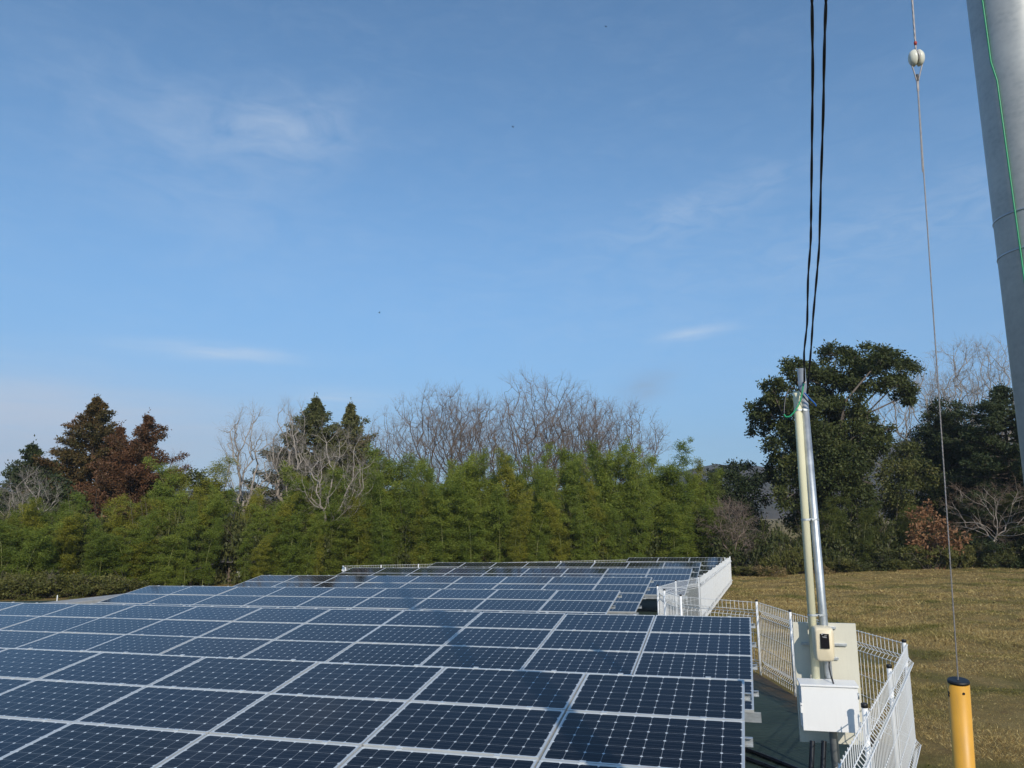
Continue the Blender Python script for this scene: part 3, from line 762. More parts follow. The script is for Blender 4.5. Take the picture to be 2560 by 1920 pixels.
# black service cables --------------------------------------------------------
def smooth_path(P, n):
    P = np.asarray(P, float); t = np.linspace(0, 1, len(P)); tt = np.linspace(0, 1, n)
    q = np.stack([np.interp(tt, t, P[:, k]) for k in range(3)], 1)
    for _ in range(2): q[1:-1] = (q[:-2]+q[1:-1]*2+q[2:])/4
    return q
def cable(pxs, d0, d1, end, name, label):
    n = len(pxs); P = []
    for i, (px, py) in enumerate(pxs):
        P.append(at(px, py, d0+(d1-d0)*(pxs[0][1]-py)/(pxs[0][1])))
    Q = list(smooth_path(P, 90))
    last = Q[-1]
    for i in range(1, 31):
        f = i/30; Q.append(last+(np.asarray(end)-last)*f+np.array([0, 0, -.25*math.sin(math.pi*f)]))
    Q = np.array(Q); mb = MB()
    for j in range(2):
        S = []
        for i, p in enumerate(Q):
            d = unit(Q[min(i+1, len(Q)-1)]-Q[max(i-1, 0)]); s, t2 = ortho(d)
            a = i*.42+j*math.pi
            S.append(p+(s*math.cos(a)+t2*math.sin(a))*.0030)
        mb.tube(S, .0068, 10, True)
    return tag(mb.build(name, M['black_rubber']), label, 'cable', None)
cable([(2011, 955), (2010, 880), (2018, 810), (2020, 694), (2027, 602), (2028, 521), (2030, 347), (2032, 174), (2030, 0)], 6.92, 3.75, (1.15, 2.5, 9.25), 'service_cable', 'black twisted service cable rising from the mast, the left of the two')
cable([(2018, 985), (2021, 950), (2028, 868), (2033, 790), (2042, 690), (2048, 620), (2053, 434), (2058, 289), (2061, 116), (2065, 0)], 6.92, 3.75, (1.3, 2.5, 9.25), 'service_cable', 'black twisted service cable rising from the mast, the right of the two')
# loose wire tails at the mast head
def wire(pxs, r, mat, label):
    P = smooth_path([a6(a, b, d) for a, b, d in pxs], 36)
    return tag(MB().tube(list(P), r, 8).build('loose_wire', M[mat]), label, 'wire')
wire([(2009, 955, 5.93), (2007, 975, 5.92), (2003, 1000, 5.92), (1993, 1020, 5.92), (1980, 1038, 5.93), (1968, 1044, 5.94), (1961, 1039, 5.95), (1960, 1031, 5.96), (1961, 1012, 5.97), (1964, 990, 5.98), (1972, 972, 5.99), (1983, 967, 5.99), (1990, 974, 5.99), (1991, 984, 5.99)], .0065, 'black_rubber', 'black wire looping out of the cream conduit head beside the mast')
wire([(2009, 960, 5.90), (2004, 990, 5.90), (1998, 1010, 5.90), (1986, 1030, 5.90), (1975, 1041, 5.91), (1965, 1043, 5.92), (1960, 1036, 5.93)], .0075, 'green_wire', 'green wire loop hanging at the top of the mast')
wire([(2011, 982, 5.91), (2020, 992, 5.91), (2030, 1002, 5.92), (2038, 1010, 5.93), (2040, 1015, 5.94)], .007, 'blue_wire', 'blue wire tail sticking out right of the mast head')
wire([(1996, 970, 5.92), (2004, 984, 5.90), (2014, 998, 5.91), (2026, 1010, 5.92), (2032, 1015, 5.94)], .0065, 'black_rubber', 'black wire tail below the blue one at the mast head')

# ------------------------------------------------------------------ birds
for (px, py, d, a, lab) in ((948, 782, 26, .3, 'tiny dark bird low in the sky, nearest the treetops'), (1283, 317, 30, 1.2, 'tiny dark bird in the middle of the sky'), (1515, 66, 34, -.5, 'tiny dark bird near the top edge of the sky')):
    c = at(px, py, d); b = empty('bird', tuple(c), lab, 'bird', 'birds in the sky')
    mb = MB(); mb.tube([(-.05, 0, -.02), (-.02, 0, 0), (.02, 0, .005), (.05, 0, .012), (.062, 0, .012)], [.003, .014, .018, .010, .002], 8)
    mb.add([(-.05, 0, -.02), (-.09, .015, -.035), (-.09, -.015, -.035)], [(0, 1, 2)]); mb.build('body', M['bird'], b)
    for s in (-1, 1):
        w = MB(); w.add([(.025, s*.01, .008), (-.02, s*.012, .004), (-.028, s*.07, .035), (.012, s*.085, .05), (-.03, s*.13, .04)], [(0, 1, 2, 3), (3, 2, 4)]); w.build('wing', M['bird'], b)
    b.rotation_euler = (0, a, a*2); b.scale = (.62,)*3

# ------------------------------------------------------------------ vegetation
def tube_np(segs, sides=4):
    """segs: list of (p, q, r0, r1) -> one mesh arrays"""
    A = np.array([s[0] for s in segs]); B = np.array([s[1] for s in segs]); r0 = np.array([s[2] for s in segs]); r1 = np.array([s[3] for s in segs])
    D = unit(B-A); h = np.where(np.abs(D[:, 2:3]) < .9, np.array([[0, 0, 1.]]), np.array([[1., 0, 0]]))
    U = unit(np.cross(D, h)); Wv = np.cross(D, U); n = len(A)
    V = np.zeros((n, 2, sides, 3))
    for k in range(sides):
        a = 2*math.pi*k/sides; o = U*math.cos(a)+Wv*math.sin(a)
        V[:, 0, k] = A+o*r0[:, None]; V[:, 1, k] = B+o*r1[:, None]
    base = (np.arange(n)*2*sides)[:, None]
    Fq = np.concatenate([np.stack([base[:, 0]+k, base[:, 0]+(k+1) % sides, base[:, 0]+sides+(k+1) % sides, base[:, 0]+sides+k], 1) for k in range(sides)])
    return V.reshape(-1, 3), Fq

def make_bamboo(seed, h, lean, mat, dens=1.0, name='bamboo', low=.05):
    R = np.random.default_rng(seed)
    az_ = R.uniform(0, 6.28); dirv = np.array([math.cos(az_), math.sin(az_), 0])
    def cpos(t): return np.array([0, 0, h*t*(1-.05*max(0, t-.6)/.4)])+dirv*(lean*h*(.15*t+.85*t**4))
    ts = np.linspace(0, 1, 15)
    root = bpy.data.objects.new(name, None); COL.objects.link(root)
    P = []; D = []; rc = [max(.004, .034*(1-t)**.7) for t in ts]
    cpts = [cpos(t)-(np.array([0, 0, .2]) if t == 0 else 0) for t in ts]
    segs = [(cpts[i], cpts[i+1], rc[i], rc[i+1]) for i in range(14)]
    nodes = int(h*.95/.27)
    for i in range(nodes):
        t = low+(1-low)*(i+R.uniform(-.3, .3))/nodes
        t = min(.995, max(low, t)); p = cpos(t)
        Lb = (.26+.62*math.sin(math.pi*min(1, (t-low)/(1-low)*.85+.17))**.8)*R.uniform(.55, 1.15)*(.65+.05*h)
        for j in range(2 if R.random() < .7 else 3):
            a = R.uniform(0, 6.28); up = R.uniform(.45, 2.0)
            d0 = unit(np.array([math.cos(a), math.sin(a), up])); k = 6
            q = p.copy(); dd = d0.copy(); pts = [q.copy()]
            for s in range(k):
                dd = unit(dd+np.array([0, 0, -.17])); q = q+dd*Lb/k; pts.append(q.copy())
            for s in range(0, k, 2): segs.append((pts[s], pts[s+2], .006, .004))
            nl = int(230*dens*Lb)
            tt = R.uniform(.22, 1.0, nl)**.8*k; ii = np.minimum(tt.astype(int), k-1); fr = (tt-ii)[:, None]
            pa = np.array(pts); base = pa[ii]*(1-fr)+pa[ii+1]*fr
            sp = R.normal(size=(nl, 3))*np.array([.13, .13, .15])*(.6+Lb*.45)
            P.append(base+sp)
            out_ = np.array([math.cos(a), math.sin(a), 0])
            D.append(out_*.5+R.normal(size=(nl, 3))*.7+np.array([0, 0, -.25]))
    P = np.concatenate(P); D = np.concatenate(D); n = len(P)
    V = leaf_mesh('foliage', P, D, R.uniform(.11, .21, n), R.uniform(.019, .036, n), M[mat], R)
    link('foliage', V, root)
    vv, ff = tube_np(segs, 5); link('culm', npmesh('culm', vv, ff, M['culm']), root)
    return root

def make_conifer(seed, h, rad, mat, bark='bark_dark', irregular=.25, up=.15, start=.08, tuft=.34, dens=1.0, power=.85, leaf=.2, name='conifer_tree', gaps=0.0):
    R = np.random.default_rng(seed)
    root = bpy.data.objects.new(name, None); COL.objects.link(root)
    P = []; D = []; z = start*h
    segs = [(np.array([0, 0, -.3]), np.array([0, 0, h*.5]), h*.02, h*.012), (np.array([0, 0, h*.5]), np.array([0, 0, h*.97]), h*.012, .02)]
    while z < h*.985:
        t = z/h; prof = (1-((t-start)/(1-start)))**power
        if t < .25: prof *= .75+t
        nb = max(4, int(7*prof+3))
        if t < .7 and R.random() < gaps: z += .35; continue
        a0 = R.uniform(0, 6.28)
        for j in range(nb):
            a = a0+6.283*j/nb+R.normal()*.25
            L = max(.12, rad*prof*min(1, (1-t)*6+.25)*R.uniform(1-irregular*1.6, 1+irregular))
            d0 = np.array([math.cos(a), math.sin(a), up+R.normal()*.1])
            k = max(2, int(L/.3)); pts = []
            for s in range(k+1):
                f = s/k; pts.append(np.array([0, 0, z])+d0*L*f+np.array([0, 0, .22*L*f*f-.2*L*f]))
            segs.append((pts[0], pts[-1], .025+.01*L, .008))
            for s in range(k+1):
                f = s/k
                if f < .25 and L > 1: continue
                m = int(56*dens*(.6+.6*f)); c = pts[s]; w = tuft*(.55+.5*(1-f*.4))*min(1, .3+L*.55)
                pp = c+R.normal(size=(m, 3))*np.array([w*.55, w*.55, w*.38]); P.append(pp)
                D.append(np.array([d0[0], d0[1], .25])*.6+R.normal(size=(m, 3))*.65)
        z += R.uniform(.30, .5)*(.6+.5*prof)
    c = np.array([0, 0, h*.96]); m = 60
    P.append(c+R.normal(size=(m, 3))*np.array([.10, .10, .35])); D.append(R.normal(size=(m, 3))*.5+np.array([0, 0, .9]))
    P = np.concatenate(P); D = np.concatenate(D); n = len(P)
    link('crown', leaf_mesh('crown', P, D, leaf*R.uniform(.7, 1.3, n), leaf*.42*R.uniform(.7, 1.3, n), M[mat], R), root)
    vv, ff = tube_np(segs, 6); link('trunk', npmesh('trunk', vv, ff, M[bark]), root)
    return root

def make_bare(seed, h, width, mat='bark', twig='twig', trunk_h=.3, upright=.5, name='bare_tree', levels=6, twr=.006, npts=None, droop=0.0):
    """a leafless tree grown towards points spread through a rounded crown; limb thickness follows what it carries"""
    R = np.random.default_rng(seed)
    root = bpy.data.objects.new(name, None); COL.objects.link(root)
    npts = npts or {5: 170, 6: 330, 7: 560}[levels]
    fork = h*trunk_h; h0 = h; h = h*.975
    lean = R.normal(size=2)*.03*h
    pos = [np.array([0, 0, -.3])]; par = [-1]; plen = [0.0]
    for k in range(1, 7):
        f = k/6; pos.append(np.array([lean[0]*f*f+R.normal()*.02*h*.3, lean[1]*f*f, fork*f])); par.append(k-1); plen.append(fork*f)
    pos = np.array(pos)
    u = unit(R.normal(size=(npts*3, 3))); rad = R.uniform(.12, 1, (npts*3, 1))**.5
    cz = (h+fork*.8)/2; rz = (h-fork*.8)/2
    lump = 1+.16*np.sin(np.arctan2(u[:, 1], u[:, 0])*3+R.uniform(0, 6))[:, None]*(1-np.abs(u[:, 2:3]))
    A = u*rad*np.array([width/2, width/2, rz])*lump+np.array([lean[0], lean[1], cz])
    A = A[A[:, 2] > fork*.75]
    A = A[(A[:, 2]-fork*.75)/(h*.5) > np.hypot(A[:, 0], A[:, 1])/(width*.5)*.45-.05][:npts]
    A = A[np.argsort(np.linalg.norm(A-np.array([lean[0], lean[1], fork]), axis=1))]
    step = .32
    for a in A:
        d = np.linalg.norm(pos-a, axis=1)
        cost = d+.58*np.array(plen); cost[:4] += 100
        # a branch never turns sharply backwards
        below = pos[:, 2] > a[2]+.25*h*max(.15, droop); cost[below] += 3
        b = int(np.argmin(cost)); v = a-pos[b]; L = np.linalg.norm(v)
        if L < .15: continue
        n = max(2, int(L/step)); side = np.cross(unit(v), R.normal(size=3)); bow = R.uniform(.01, .05)*L
        new = []; prev = b
        for k in range(1, n+1):
            f = k/n
            q = pos[b]+v*f+side*bow*math.sin(math.pi*f)+np.array([0, 0, (-.10+.6*droop)*L*math.sin(math.pi*f)])+R.normal(size=3)*.03*(1 if k < n else 0)
            new.append(q); par.append(prev); plen.append(plen[prev]+L/n); prev = len(par)-1
        pos = np.concatenate([pos, np.array(new)])
    n = len(pos); kids = np.zeros(n, int)
    for k in range(1, n): kids[par[k]] += 1
    area = np.where(kids == 0, (twr*1.1)**2.15, 0.0)
    for k in range(n-1, 0, -1): area[par[k]] += area[k]
    rr = area**(1/2.15); rr = rr*max(1.0, .0135*h/rr[1]) if rr[1] < .0135*h else rr
    rr = np.maximum(np.where(kids == 0, twr, rr), twr)
    big = [(pos[par[k]], pos[k], rr[par[k]] if kids[par[k]] == 1 or k < 8 else min(rr[par[k]], rr[k]*1.25), rr[k]) for k in range(1, n)]
    fine = []
    tips = [k for k in range(8, n) if kids[k] == 0 or R.random() < .35]
    for k in tips:
        d0 = unit(pos[k]-pos[par[k]])
        for _ in range(8 if kids[k] == 0 else 3):
            d = unit(d0+R.normal(size=3)*.55+np.array([0, 0, .25*upright-droop])); L = R.uniform(.35, .95)*(h/13)**.5
            q = pos[k]
            for m in range(3):
                q2 = q+d*L/3; fine.append((q, q2, twr*(1-.2*m), twr*(.8-.2*m)))
                if m > 0:
                    e = unit(d+R.normal(size=3)*.6); fine.append((q2, q2+e*L*.4, twr*.65, twr*.4))
                q = q2; d = unit(d+R.normal(size=3)*.2+np.array([0, 0, .08*upright]))
    vv, ff = tube_np(big, 6); link('trunk', npmesh('trunk', vv, ff, M[mat]), root)
    vv, ff = tube_np(fine, 3); link('twigs', npmesh('twigs', vv, ff, M[twig]), root)
    return root

def clump_leaves(R, c, r, n, leaf, subs=None, flat=.75):
    subs = subs or max(6, int(12*np.prod(r)**(1/3)))
    u = unit(R.normal(size=(subs, 3))); rad = R.uniform(.45, 1.0, (subs, 1))**.6
    u[:, 2] *= flat+.25
    sc = np.asarray(c)+u*np.asarray(r)*rad
    k = R.integers(0, subs, n)
    sg = .21*np.asarray(r)
    P = sc[k]+R.normal(size=(n, 3))*sg
    D = unit(P-np.asarray(c))*.8+R.normal(size=(n, 3))*.8+np.array([0, 0, -.1])
    return P, D
def make_clump_tree(name, label, cat, base, clumps, mat, bark, leaf, dens, seed, group=None, tr=.2):
    """clumps: list of (centre xyz, radii xyz) in metres"""
    R = np.random.default_rng(seed); base = np.asarray(base, float)
    root = empty(name, tuple(base), label, cat, group)
    P = []; D = []; segs = []
    top = max(c[2]+r[2] for c, r in clumps)
    tz = base[2]+(top-base[2])*.30
    tp = np.array([base[0], base[1], tz])
    for c, r in clumps:
        c = np.asarray(c, float); r = np.asarray(r, float)
        n = int(dens*20.0*(r[0]*r[2]+r[0]*r[1])/(leaf*leaf))
        p, d = clump_leaves(R, c, r, n, leaf); P.append(p-base); D.append(d)
        f = R.uniform(.45, 1.0); st_ = np.array([base[0], base[1], base[2]+(tz-base[2])*f]) if c[2] < tz+1 else tp
        mid = (st_+c)/2+R.normal(size=3)*.15*np.linalg.norm(c-st_)*.5
        w = .24*tr*min(1, np.linalg.norm(r)/1.5+.25)
        segs += [(st_-base, mid-base, w, w*.75), (mid-base, c-base, w*.75, w*.4)]
        for _ in range(4):
            e = c+unit(R.normal(size=3))*r*.85; segs.append((c-base, e-base, w*.4, w*.15))
    P = np.concatenate(P); D = np.concatenate(D); n = len(P)
    link('crown', leaf_mesh('crown', P, D, leaf*R.uniform(.7, 1.35, n), leaf*.55*R.uniform(.7, 1.3, n), M[mat], R), root)
    kink = np.array([R.normal()*.1, R.normal()*.1, (tz-base[2])*.5])
    segs = [(np.array([0, 0, -.3]), kink, tr*1.25, tr), (kink, tp-base, tr, tr*.75)]+segs
    vv, ff = tube_np(segs, 8); link('trunk', npmesh('trunk', vv, ff, M[bark]), root)
    return root

def base_at(px, d):
    x = at(px, 1300, d)[0]
    return gpt(x, d)
def hgt(px, top, d):
    return at(px, top, d)[2]-base_at(px, d)[2]
def pxm(px, d):   # metres per photo pixel at forward distance d
    return (at(px+10, 1250, d)-at(px-10, 1250, d))[0]/20
def place(root, px, d, label, cat, group=None, rot=None):
    b = base_at(px, d); root.location = tuple(b)
    root.rotation_euler = (0, 0, rng.uniform(0, 6.28) if rot is None else rot)
    return tag(root, label, cat, group)

# bamboo belt ---------------------------------------------------------------
profile = [(-150, 1240), (0, 1235), (60, 1240), (130, 1215), (200, 1225), (300, 1285), (370, 1250), (410, 1195), (450, 1165), (500, 1170), (535, 1140), (570, 1200), (640, 1240), (700, 1210), (760, 1185), (850, 1170),
           (950, 1150), (1050, 1130), (1120, 1105), (1200, 1115), (1270, 1120), (1350, 1140), (1420, 1150), (1480, 1100), (1540, 1115), (1600, 1115), (1650, 1150), (1750, 1130), (1790, 1200), (1860, 1260), (2300, 1260)]
prx = np.array([p[0] for p in profile]); pry = np.array([p[1] for p in profile])
def front_d(px): return float(np.interp(px, [-200, 0, 400, 800, 1500, 1900, 2600], [39, 40, 43, 46, 48, 51, 50]))
protos = {}
for mat in ('bamboo_green', 'bamboo_yellow', 'bamboo_dark'):
    protos[mat] = [make_bamboo(100+i*7+len(mat), hh, ln, mat) for i, (hh, ln) in enumerate(((8.5, .12), (8.5, .22), (7.5, .09), (8, .15), (9, .18), (7, .26)))]
used = set()
def put_bamboo(mat, k, px, d, h, label, group, jit=True):
    pr = protos[mat][k]; b = base_at(px, d)
    hp = (8.5, 8.5, 7.5, 8, 9, 7)[k]; s = h/hp
    sc = (max(.8, s**.5)*rng.uniform(.75, 1.45),)*2+(s,); tl = (rng.normal()*.05, rng.normal()*.05, rng.uniform(0, 6.28))
    if (mat, k) not in used:
        o = pr; used.add((mat, k)); o.location = tuple(b); o.scale = sc
    else:
        o = dup(pr, tuple(b), 0, sc)
    o.rotation_euler = tl
    return tag(o, label, 'bamboo', group)
LB = {'yl': ('yellow green bamboo among the others around the old roof on the left', 'yellow green bamboo on the left', 'bamboo_yellow'),
      'gl': ('green bamboo standing in the thicket below the rusty conifers', 'green bamboo at the far left', 'bamboo_green'),
      'gc': ('green bamboo in the tall central grove behind the far fence', 'bamboo of the central grove', 'bamboo_green'),
      'yc': ('paler yellowish bamboo mixed into the tall central grove', 'pale bamboo of the central grove', 'bamboo_yellow'),
      'dr': ('dark bamboo in the thicket at the foot of the big evergreen tree', 'dark bamboo on the right', 'bamboo_dark')}
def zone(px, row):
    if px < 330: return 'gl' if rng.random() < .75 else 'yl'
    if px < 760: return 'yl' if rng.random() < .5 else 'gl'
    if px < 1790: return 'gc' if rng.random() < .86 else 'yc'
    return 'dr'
cnt = 0
for row, (dd, step, frac) in enumerate(((0, 29, .70), (1.3, 30, .86), (2.6, 32, 1.0), (4.6, 44, .97))):
    px = -140+row*13
    while px < 1830:
        p_ = px+rng.uniform(-24, 24)
        if row < 2 and 536 < p_ < 606: px += step; continue
        d = front_d(p_)+dd+rng.uniform(-.9, .9)
        tp = float(np.interp(p_, prx, pry))
        h = hgt(p_, tp-14, d)*frac*rng.uniform(.76, 1.10)
        z = zone(p_, row); lb, gp, mt_ = LB[z]
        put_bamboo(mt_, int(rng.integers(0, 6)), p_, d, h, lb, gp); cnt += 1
        px += step*rng.uniform(.8, 1.2)
for px, tp, dd, k in ((1683, 1078, 1.0, 0), (1607, 1112, .5, 3)):
    d = front_d(px)+dd; put_bamboo('bamboo_green', k, px, d, hgt(px, tp, d), 'tall slender bamboo tip rising above the right end of the grove' if px > 1650 else 'second bamboo tip just left of the tallest at the right end of the grove', None)
d = 48.4; put_bamboo('bamboo_yellow', 0, 535, d, hgt(535, 1128, d), 'pointed yellow green bamboo tip between the rusty conifers and the pale bare trees', None)
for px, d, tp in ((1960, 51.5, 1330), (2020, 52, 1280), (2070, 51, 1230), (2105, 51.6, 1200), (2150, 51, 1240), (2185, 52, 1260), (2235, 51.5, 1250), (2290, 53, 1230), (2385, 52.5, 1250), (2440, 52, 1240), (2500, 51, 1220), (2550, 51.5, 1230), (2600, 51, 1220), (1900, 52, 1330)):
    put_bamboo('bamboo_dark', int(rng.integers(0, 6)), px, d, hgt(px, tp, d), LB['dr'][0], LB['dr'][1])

# conifers ------------------------------------------------------------------
def conifer(px, d, top, wpx, mat, label, seed, **kw):
    h = hgt(px, top, d); r = wpx*pxm(px, d)/2*1.6
    place(make_conifer(seed, h, r, mat, **kw), px, d, label, 'conifer', 'conifers behind the bamboo')
conifer(62, 53, 1108, 150, 'evergreen_dark', 'dark green conifer at the far left edge of the woods', 11, irregular=.35, power=.7)
conifer(216, 55, 986, 250, 'cedar_mixed', 'tall pointed brown green cedar, the highest conifer on the left', 12, irregular=.28, power=.9, dens=1.3)
conifer(282, 54, 1062, 140, 'cedar_brown', 'rust brown cedar squeezed against the tall pointed cedar', 13, irregular=.4, power=.75, gaps=.12, dens=1.1, leaf=.17, up=.3)
conifer(350, 53, 1034, 165, 'cedar_brown', 'rust brown cedar with ragged top, rightmost of the rusty trees', 14, irregular=.5, power=.7, gaps=.16, dens=1.1, leaf=.17, up=.35)
conifer(322, 52, 1100, 175, 'cedar_brown', 'lower rust brown cedar in front between the two taller rusty ones', 19, irregular=.45, power=.6, gaps=.12, dens=1.1, leaf=.17, up=.25)
conifer(778, 57, 992, 260, 'cypress', 'olive green cypress, the taller of the pair behind the bare tree', 15, irregular=.22, power=.88, dens=1.15)
conifer(868, 58, 1010, 195, 'cypress', 'olive green cypress, the smaller right one of the pair', 16, irregular=.28, power=.85, dens=1.1)
conifer(2540, 52, 960, 260, 'evergreen_dark', 'black green conifer beside the steel pole at the right', 17, irregular=.35, power=.55, up=.0)
conifer(2385, 56, 1030, 150, 'evergreen_dark', 'dark spindly conifer between the brown leaved shrub and the hill', 18, irregular=.4, power=.6, gaps=.2)

# bare trees ----------------------------------------------------------------
def bare(px, d, top, wpx, label, seed, **kw):
    h = hgt(px, top, d)
    place(make_bare(seed, h, wpx*pxm(px, d), **kw), px, d, label, 'bare tree', 'leafless trees of the wood', rot=seed*.7)
PALE = dict(mat='bark_pale', twig='bark_pale')
bare(628, 52, 1005, 150, 'slim pale leafless tree, left of the pale pair', 21, **PALE, upright=1.2, trunk_h=.35, levels=5)
bare(690, 53, 990, 105, 'slim pale leafless tree, taller one right of the pale pair', 22, **PALE, upright=1.5, trunk_h=.38, levels=5)
bare(832, 47.6, 1060, 215, 'pale trunked leafless tree in front of the cypress pair', 23, **PALE, upright=.6, trunk_h=.36, levels=5)
bare(972, 58, 1030, 210, 'small bare tree between the cypress pair and the tall bare trees', 24)
bare(1095, 60, 960, 290, 'leftmost tall bare tree above the bamboo grove', 25, trunk_h=.34, levels=7, twr=.0065)
bare(1205, 62, 968, 250, 'bare tree with curved limbs, second of the tall ones', 26, trunk_h=.34, levels=7, twr=.0065)
bare(1330, 59, 925, 330, 'highest bare tree in the middle of the wood', 27, trunk_h=.32, levels=7, twr=.0065, upright=.8)
bare(1455, 61, 970, 270, 'broad bare tree just right of the highest one', 28, trunk_h=.36, levels=7, twr=.0065)
bare(1550, 60, 1000, 260, 'rightmost bare tree of the wood with spreading crown', 29, trunk_h=.38, levels=7, twr=.0065)
bare(1262, 67, 990, 300, 'bare tree farther back among the tall bare ones', 30)
bare(1398, 68, 1000, 300, 'bare tree farther back right of the highest one', 31)
bare(75, 44, 1165, 150, 'small bare tree in front of the far left conifer', 32, **PALE, levels=5)
bare(2345, 60, 900, 320, 'pale bare tree with crooked limbs right of the big evergreen', 33, **PALE, twr=.009, trunk_h=.36, levels=6)
bare(2500, 60, 830, 330, 'tall pale bare tree half hidden by the steel pole', 34, **PALE, twr=.009, levels=7)
bare(430, 56, 1140, 120, 'thin bare tree behind the bamboo right of the rusty cedars', 35, upright=1.1, levels=5)
bare(1832, 49.5, 1235, 130, 'dead pinkish brown bush with drooping twigs near the fence corner', 36, mat='dead', twig='dead', trunk_h=.25, levels=5, droop=.5, twr=.009)
bare(2475, 49.6, 1190, 240, 'leafless pale branches reaching out low beside the steel pole', 37, mat='bark_pale', twig='twig', trunk_h=.3, levels=5, droop=.25)

# broadleaf evergreens --------------------------------------------------------
def px_clumps(lst, d, seed, dep=1.0, sq=1.0):
    R = np.random.default_rng(seed); o = []
    for (cx, cy, rx, ry) in lst:
        dz = R.uniform(-1, 1)*dep; c = at(cx, cy, d+dz); s = pxm(cx, d+dz)
        o.append((c, (rx*s*sq, (rx+ry)/2*s*sq*1.05, ry*s*sq)))
    return o
bigd = 54
big = [(2092, 888, 44, 26), (2150, 892, 44, 26), (2200, 900, 48, 28), (2246, 925, 44, 28), (2055, 922, 40, 26), (1985, 925, 36, 26), (2020, 950, 42, 28), (2110, 930, 52, 30), (2170, 950, 56, 30),
       (2085, 965, 52, 28), (2235, 965, 48, 24), (2262, 990, 30, 22), (1930, 975, 36, 28), (1965, 990, 42, 30), (1915, 1020, 38, 28), (1900, 1060, 30, 30), (1950, 1045, 42, 32), (2010, 1010, 46, 30), (2060, 1010, 46, 28),
       (2120, 1010, 52, 28), (2000, 1070, 50, 36), (2060, 1060, 50, 36), (2120, 1060, 52, 36), (2170, 1060, 34, 28), (2207, 1078, 26, 26), (1960, 1120, 42, 38), (2030, 1120, 52, 40), (2100, 1120, 54, 40), (2165, 1110, 40, 36), (2195, 1115, 26, 32),
       (1945, 1175, 36, 36), (2000, 1180, 50, 40), (2070, 1180, 54, 40), (2140, 1165, 44, 40), (1985, 1235, 46, 36), (2060, 1240, 56, 40), (2130, 1230, 44, 40), (2030, 1290, 56, 40), (2110, 1290, 52, 40)]
cl_ = px_clumps(big, bigd, 41, 2.2)+px_clumps([(2060, 1130, 50, 40), (2110, 1145, 50, 40), (2080, 1195, 52, 40), (2130, 1095, 46, 40), (2030, 1080, 46, 36), (2150, 1200, 40, 36), (2020, 1170, 40, 36)], bigd-2.4, 43, .4)
make_clump_tree('evergreen_tree', 'big spreading evergreen tree behind the mast, tallest on the right', 'tree', base_at(2060, bigd), cl_, 'evergreen', 'bark', .21, 1.9, 42, tr=.42)
def mid_tree(lst, d, bpx, label, seed, mat, leaf=.19, dens=1.0, bark='bark_dark', cat='tree', group=None, dep=1.2, tr=.14, name='evergreen_tree'):
    return make_clump_tree(name, label, cat, base_at(bpx, d), px_clumps(lst, d, seed, dep), mat, bark, leaf, dens, seed+1, group, tr)
mid_tree([(1838, 1180, 42, 26), (1800, 1205, 40, 30), (1870, 1200, 36, 30), (1830, 1225, 56, 34), (1780, 1240, 40, 34), (1880, 1240, 40, 36), (1830, 1275, 60, 40), (1790, 1300, 44, 40), (1880, 1300, 40, 40)], 56, 1835, 'rounded dark evergreen tree between the grove and the mast', 51, 'evergreen_dark')
mid_tree([(2366, 1030, 40, 28), (2395, 1055, 36, 30), (2340, 1065, 40, 32), (2320, 1105, 46, 36), (2375, 1100, 44, 34), (2420, 1100, 36, 30), (2290, 1150, 46, 36), (2345, 1150, 48, 36), (2400, 1160, 44, 36)], 57, 2350, 'dark evergreen tree under the crooked bare branches', 53, 'evergreen_dark')
mid_tree([(2268, 1140, 44, 34), (2230, 1180, 46, 36), (2290, 1190, 46, 38), (2245, 1230, 50, 40), (2310, 1240, 50, 40), (2200, 1240, 44, 40), (2270, 1290, 56, 40)], 54.5, 2265, 'mid green evergreen tree right of the big tree, above the meadow', 55, 'evergreen')
mid_tree([(2440, 1180, 46, 40), (2490, 1160, 46, 46), (2540, 1180, 46, 46), (2460, 1240, 50, 40), (2530, 1250, 56, 44), (2590, 1200, 50, 60), (2420, 1280, 50, 36), (2480, 1310, 54, 36)], 54, 2500, 'dark evergreen thicket tree behind the low pale branches', 57, 'evergreen_dark')
mid_tree([(480, 1215, 40, 34), (520, 1250, 44, 40), (560, 1290, 40, 40), (540, 1330, 44, 40), (500, 1300, 40, 40)], 48.5, 525, 'dark green evergreen growing over the old roof', 59, 'evergreen', dep=.8)
mid_tree([(130, 1230, 46, 36), (90, 1260, 46, 40), (170, 1270, 46, 40), (130, 1310, 54, 40), (60, 1310, 50, 40)], 47, 120, 'dark broadleaf tree below the far left conifers', 61, 'evergreen_dark', dep=.8)
# brown leaved shrub
mid_tree([(2318, 1268, 20, 18), (2305, 1295, 30, 22), (2335, 1300, 30, 22), (2310, 1330, 38, 26), (2350, 1330, 38, 24), (2390, 1340, 28, 16), (2320, 1360, 40, 26), (2365, 1365, 36, 24), (2345, 1395, 34, 22), (2295, 1350, 22, 22)], 50, 2335, 'shrub with copper brown dead leaves at the meadow edge', 63, 'dead_leaf', .20, .40, 'dead', 'shrub', None, .5, .05, 'dead_leaf_shrub')
mid_tree([(290, 1285, 26, 14), (330, 1280, 30, 14), (370, 1275, 26, 14), (395, 1265, 16, 14), (310, 1300, 26, 14)], 46.5, 340, 'pale brown dry leaves of a shrub below the rusty cedars', 65, 'dead_leaf', .2, .5, 'dead', 'shrub', None, .5, .05, 'dead_leaf_shrub')

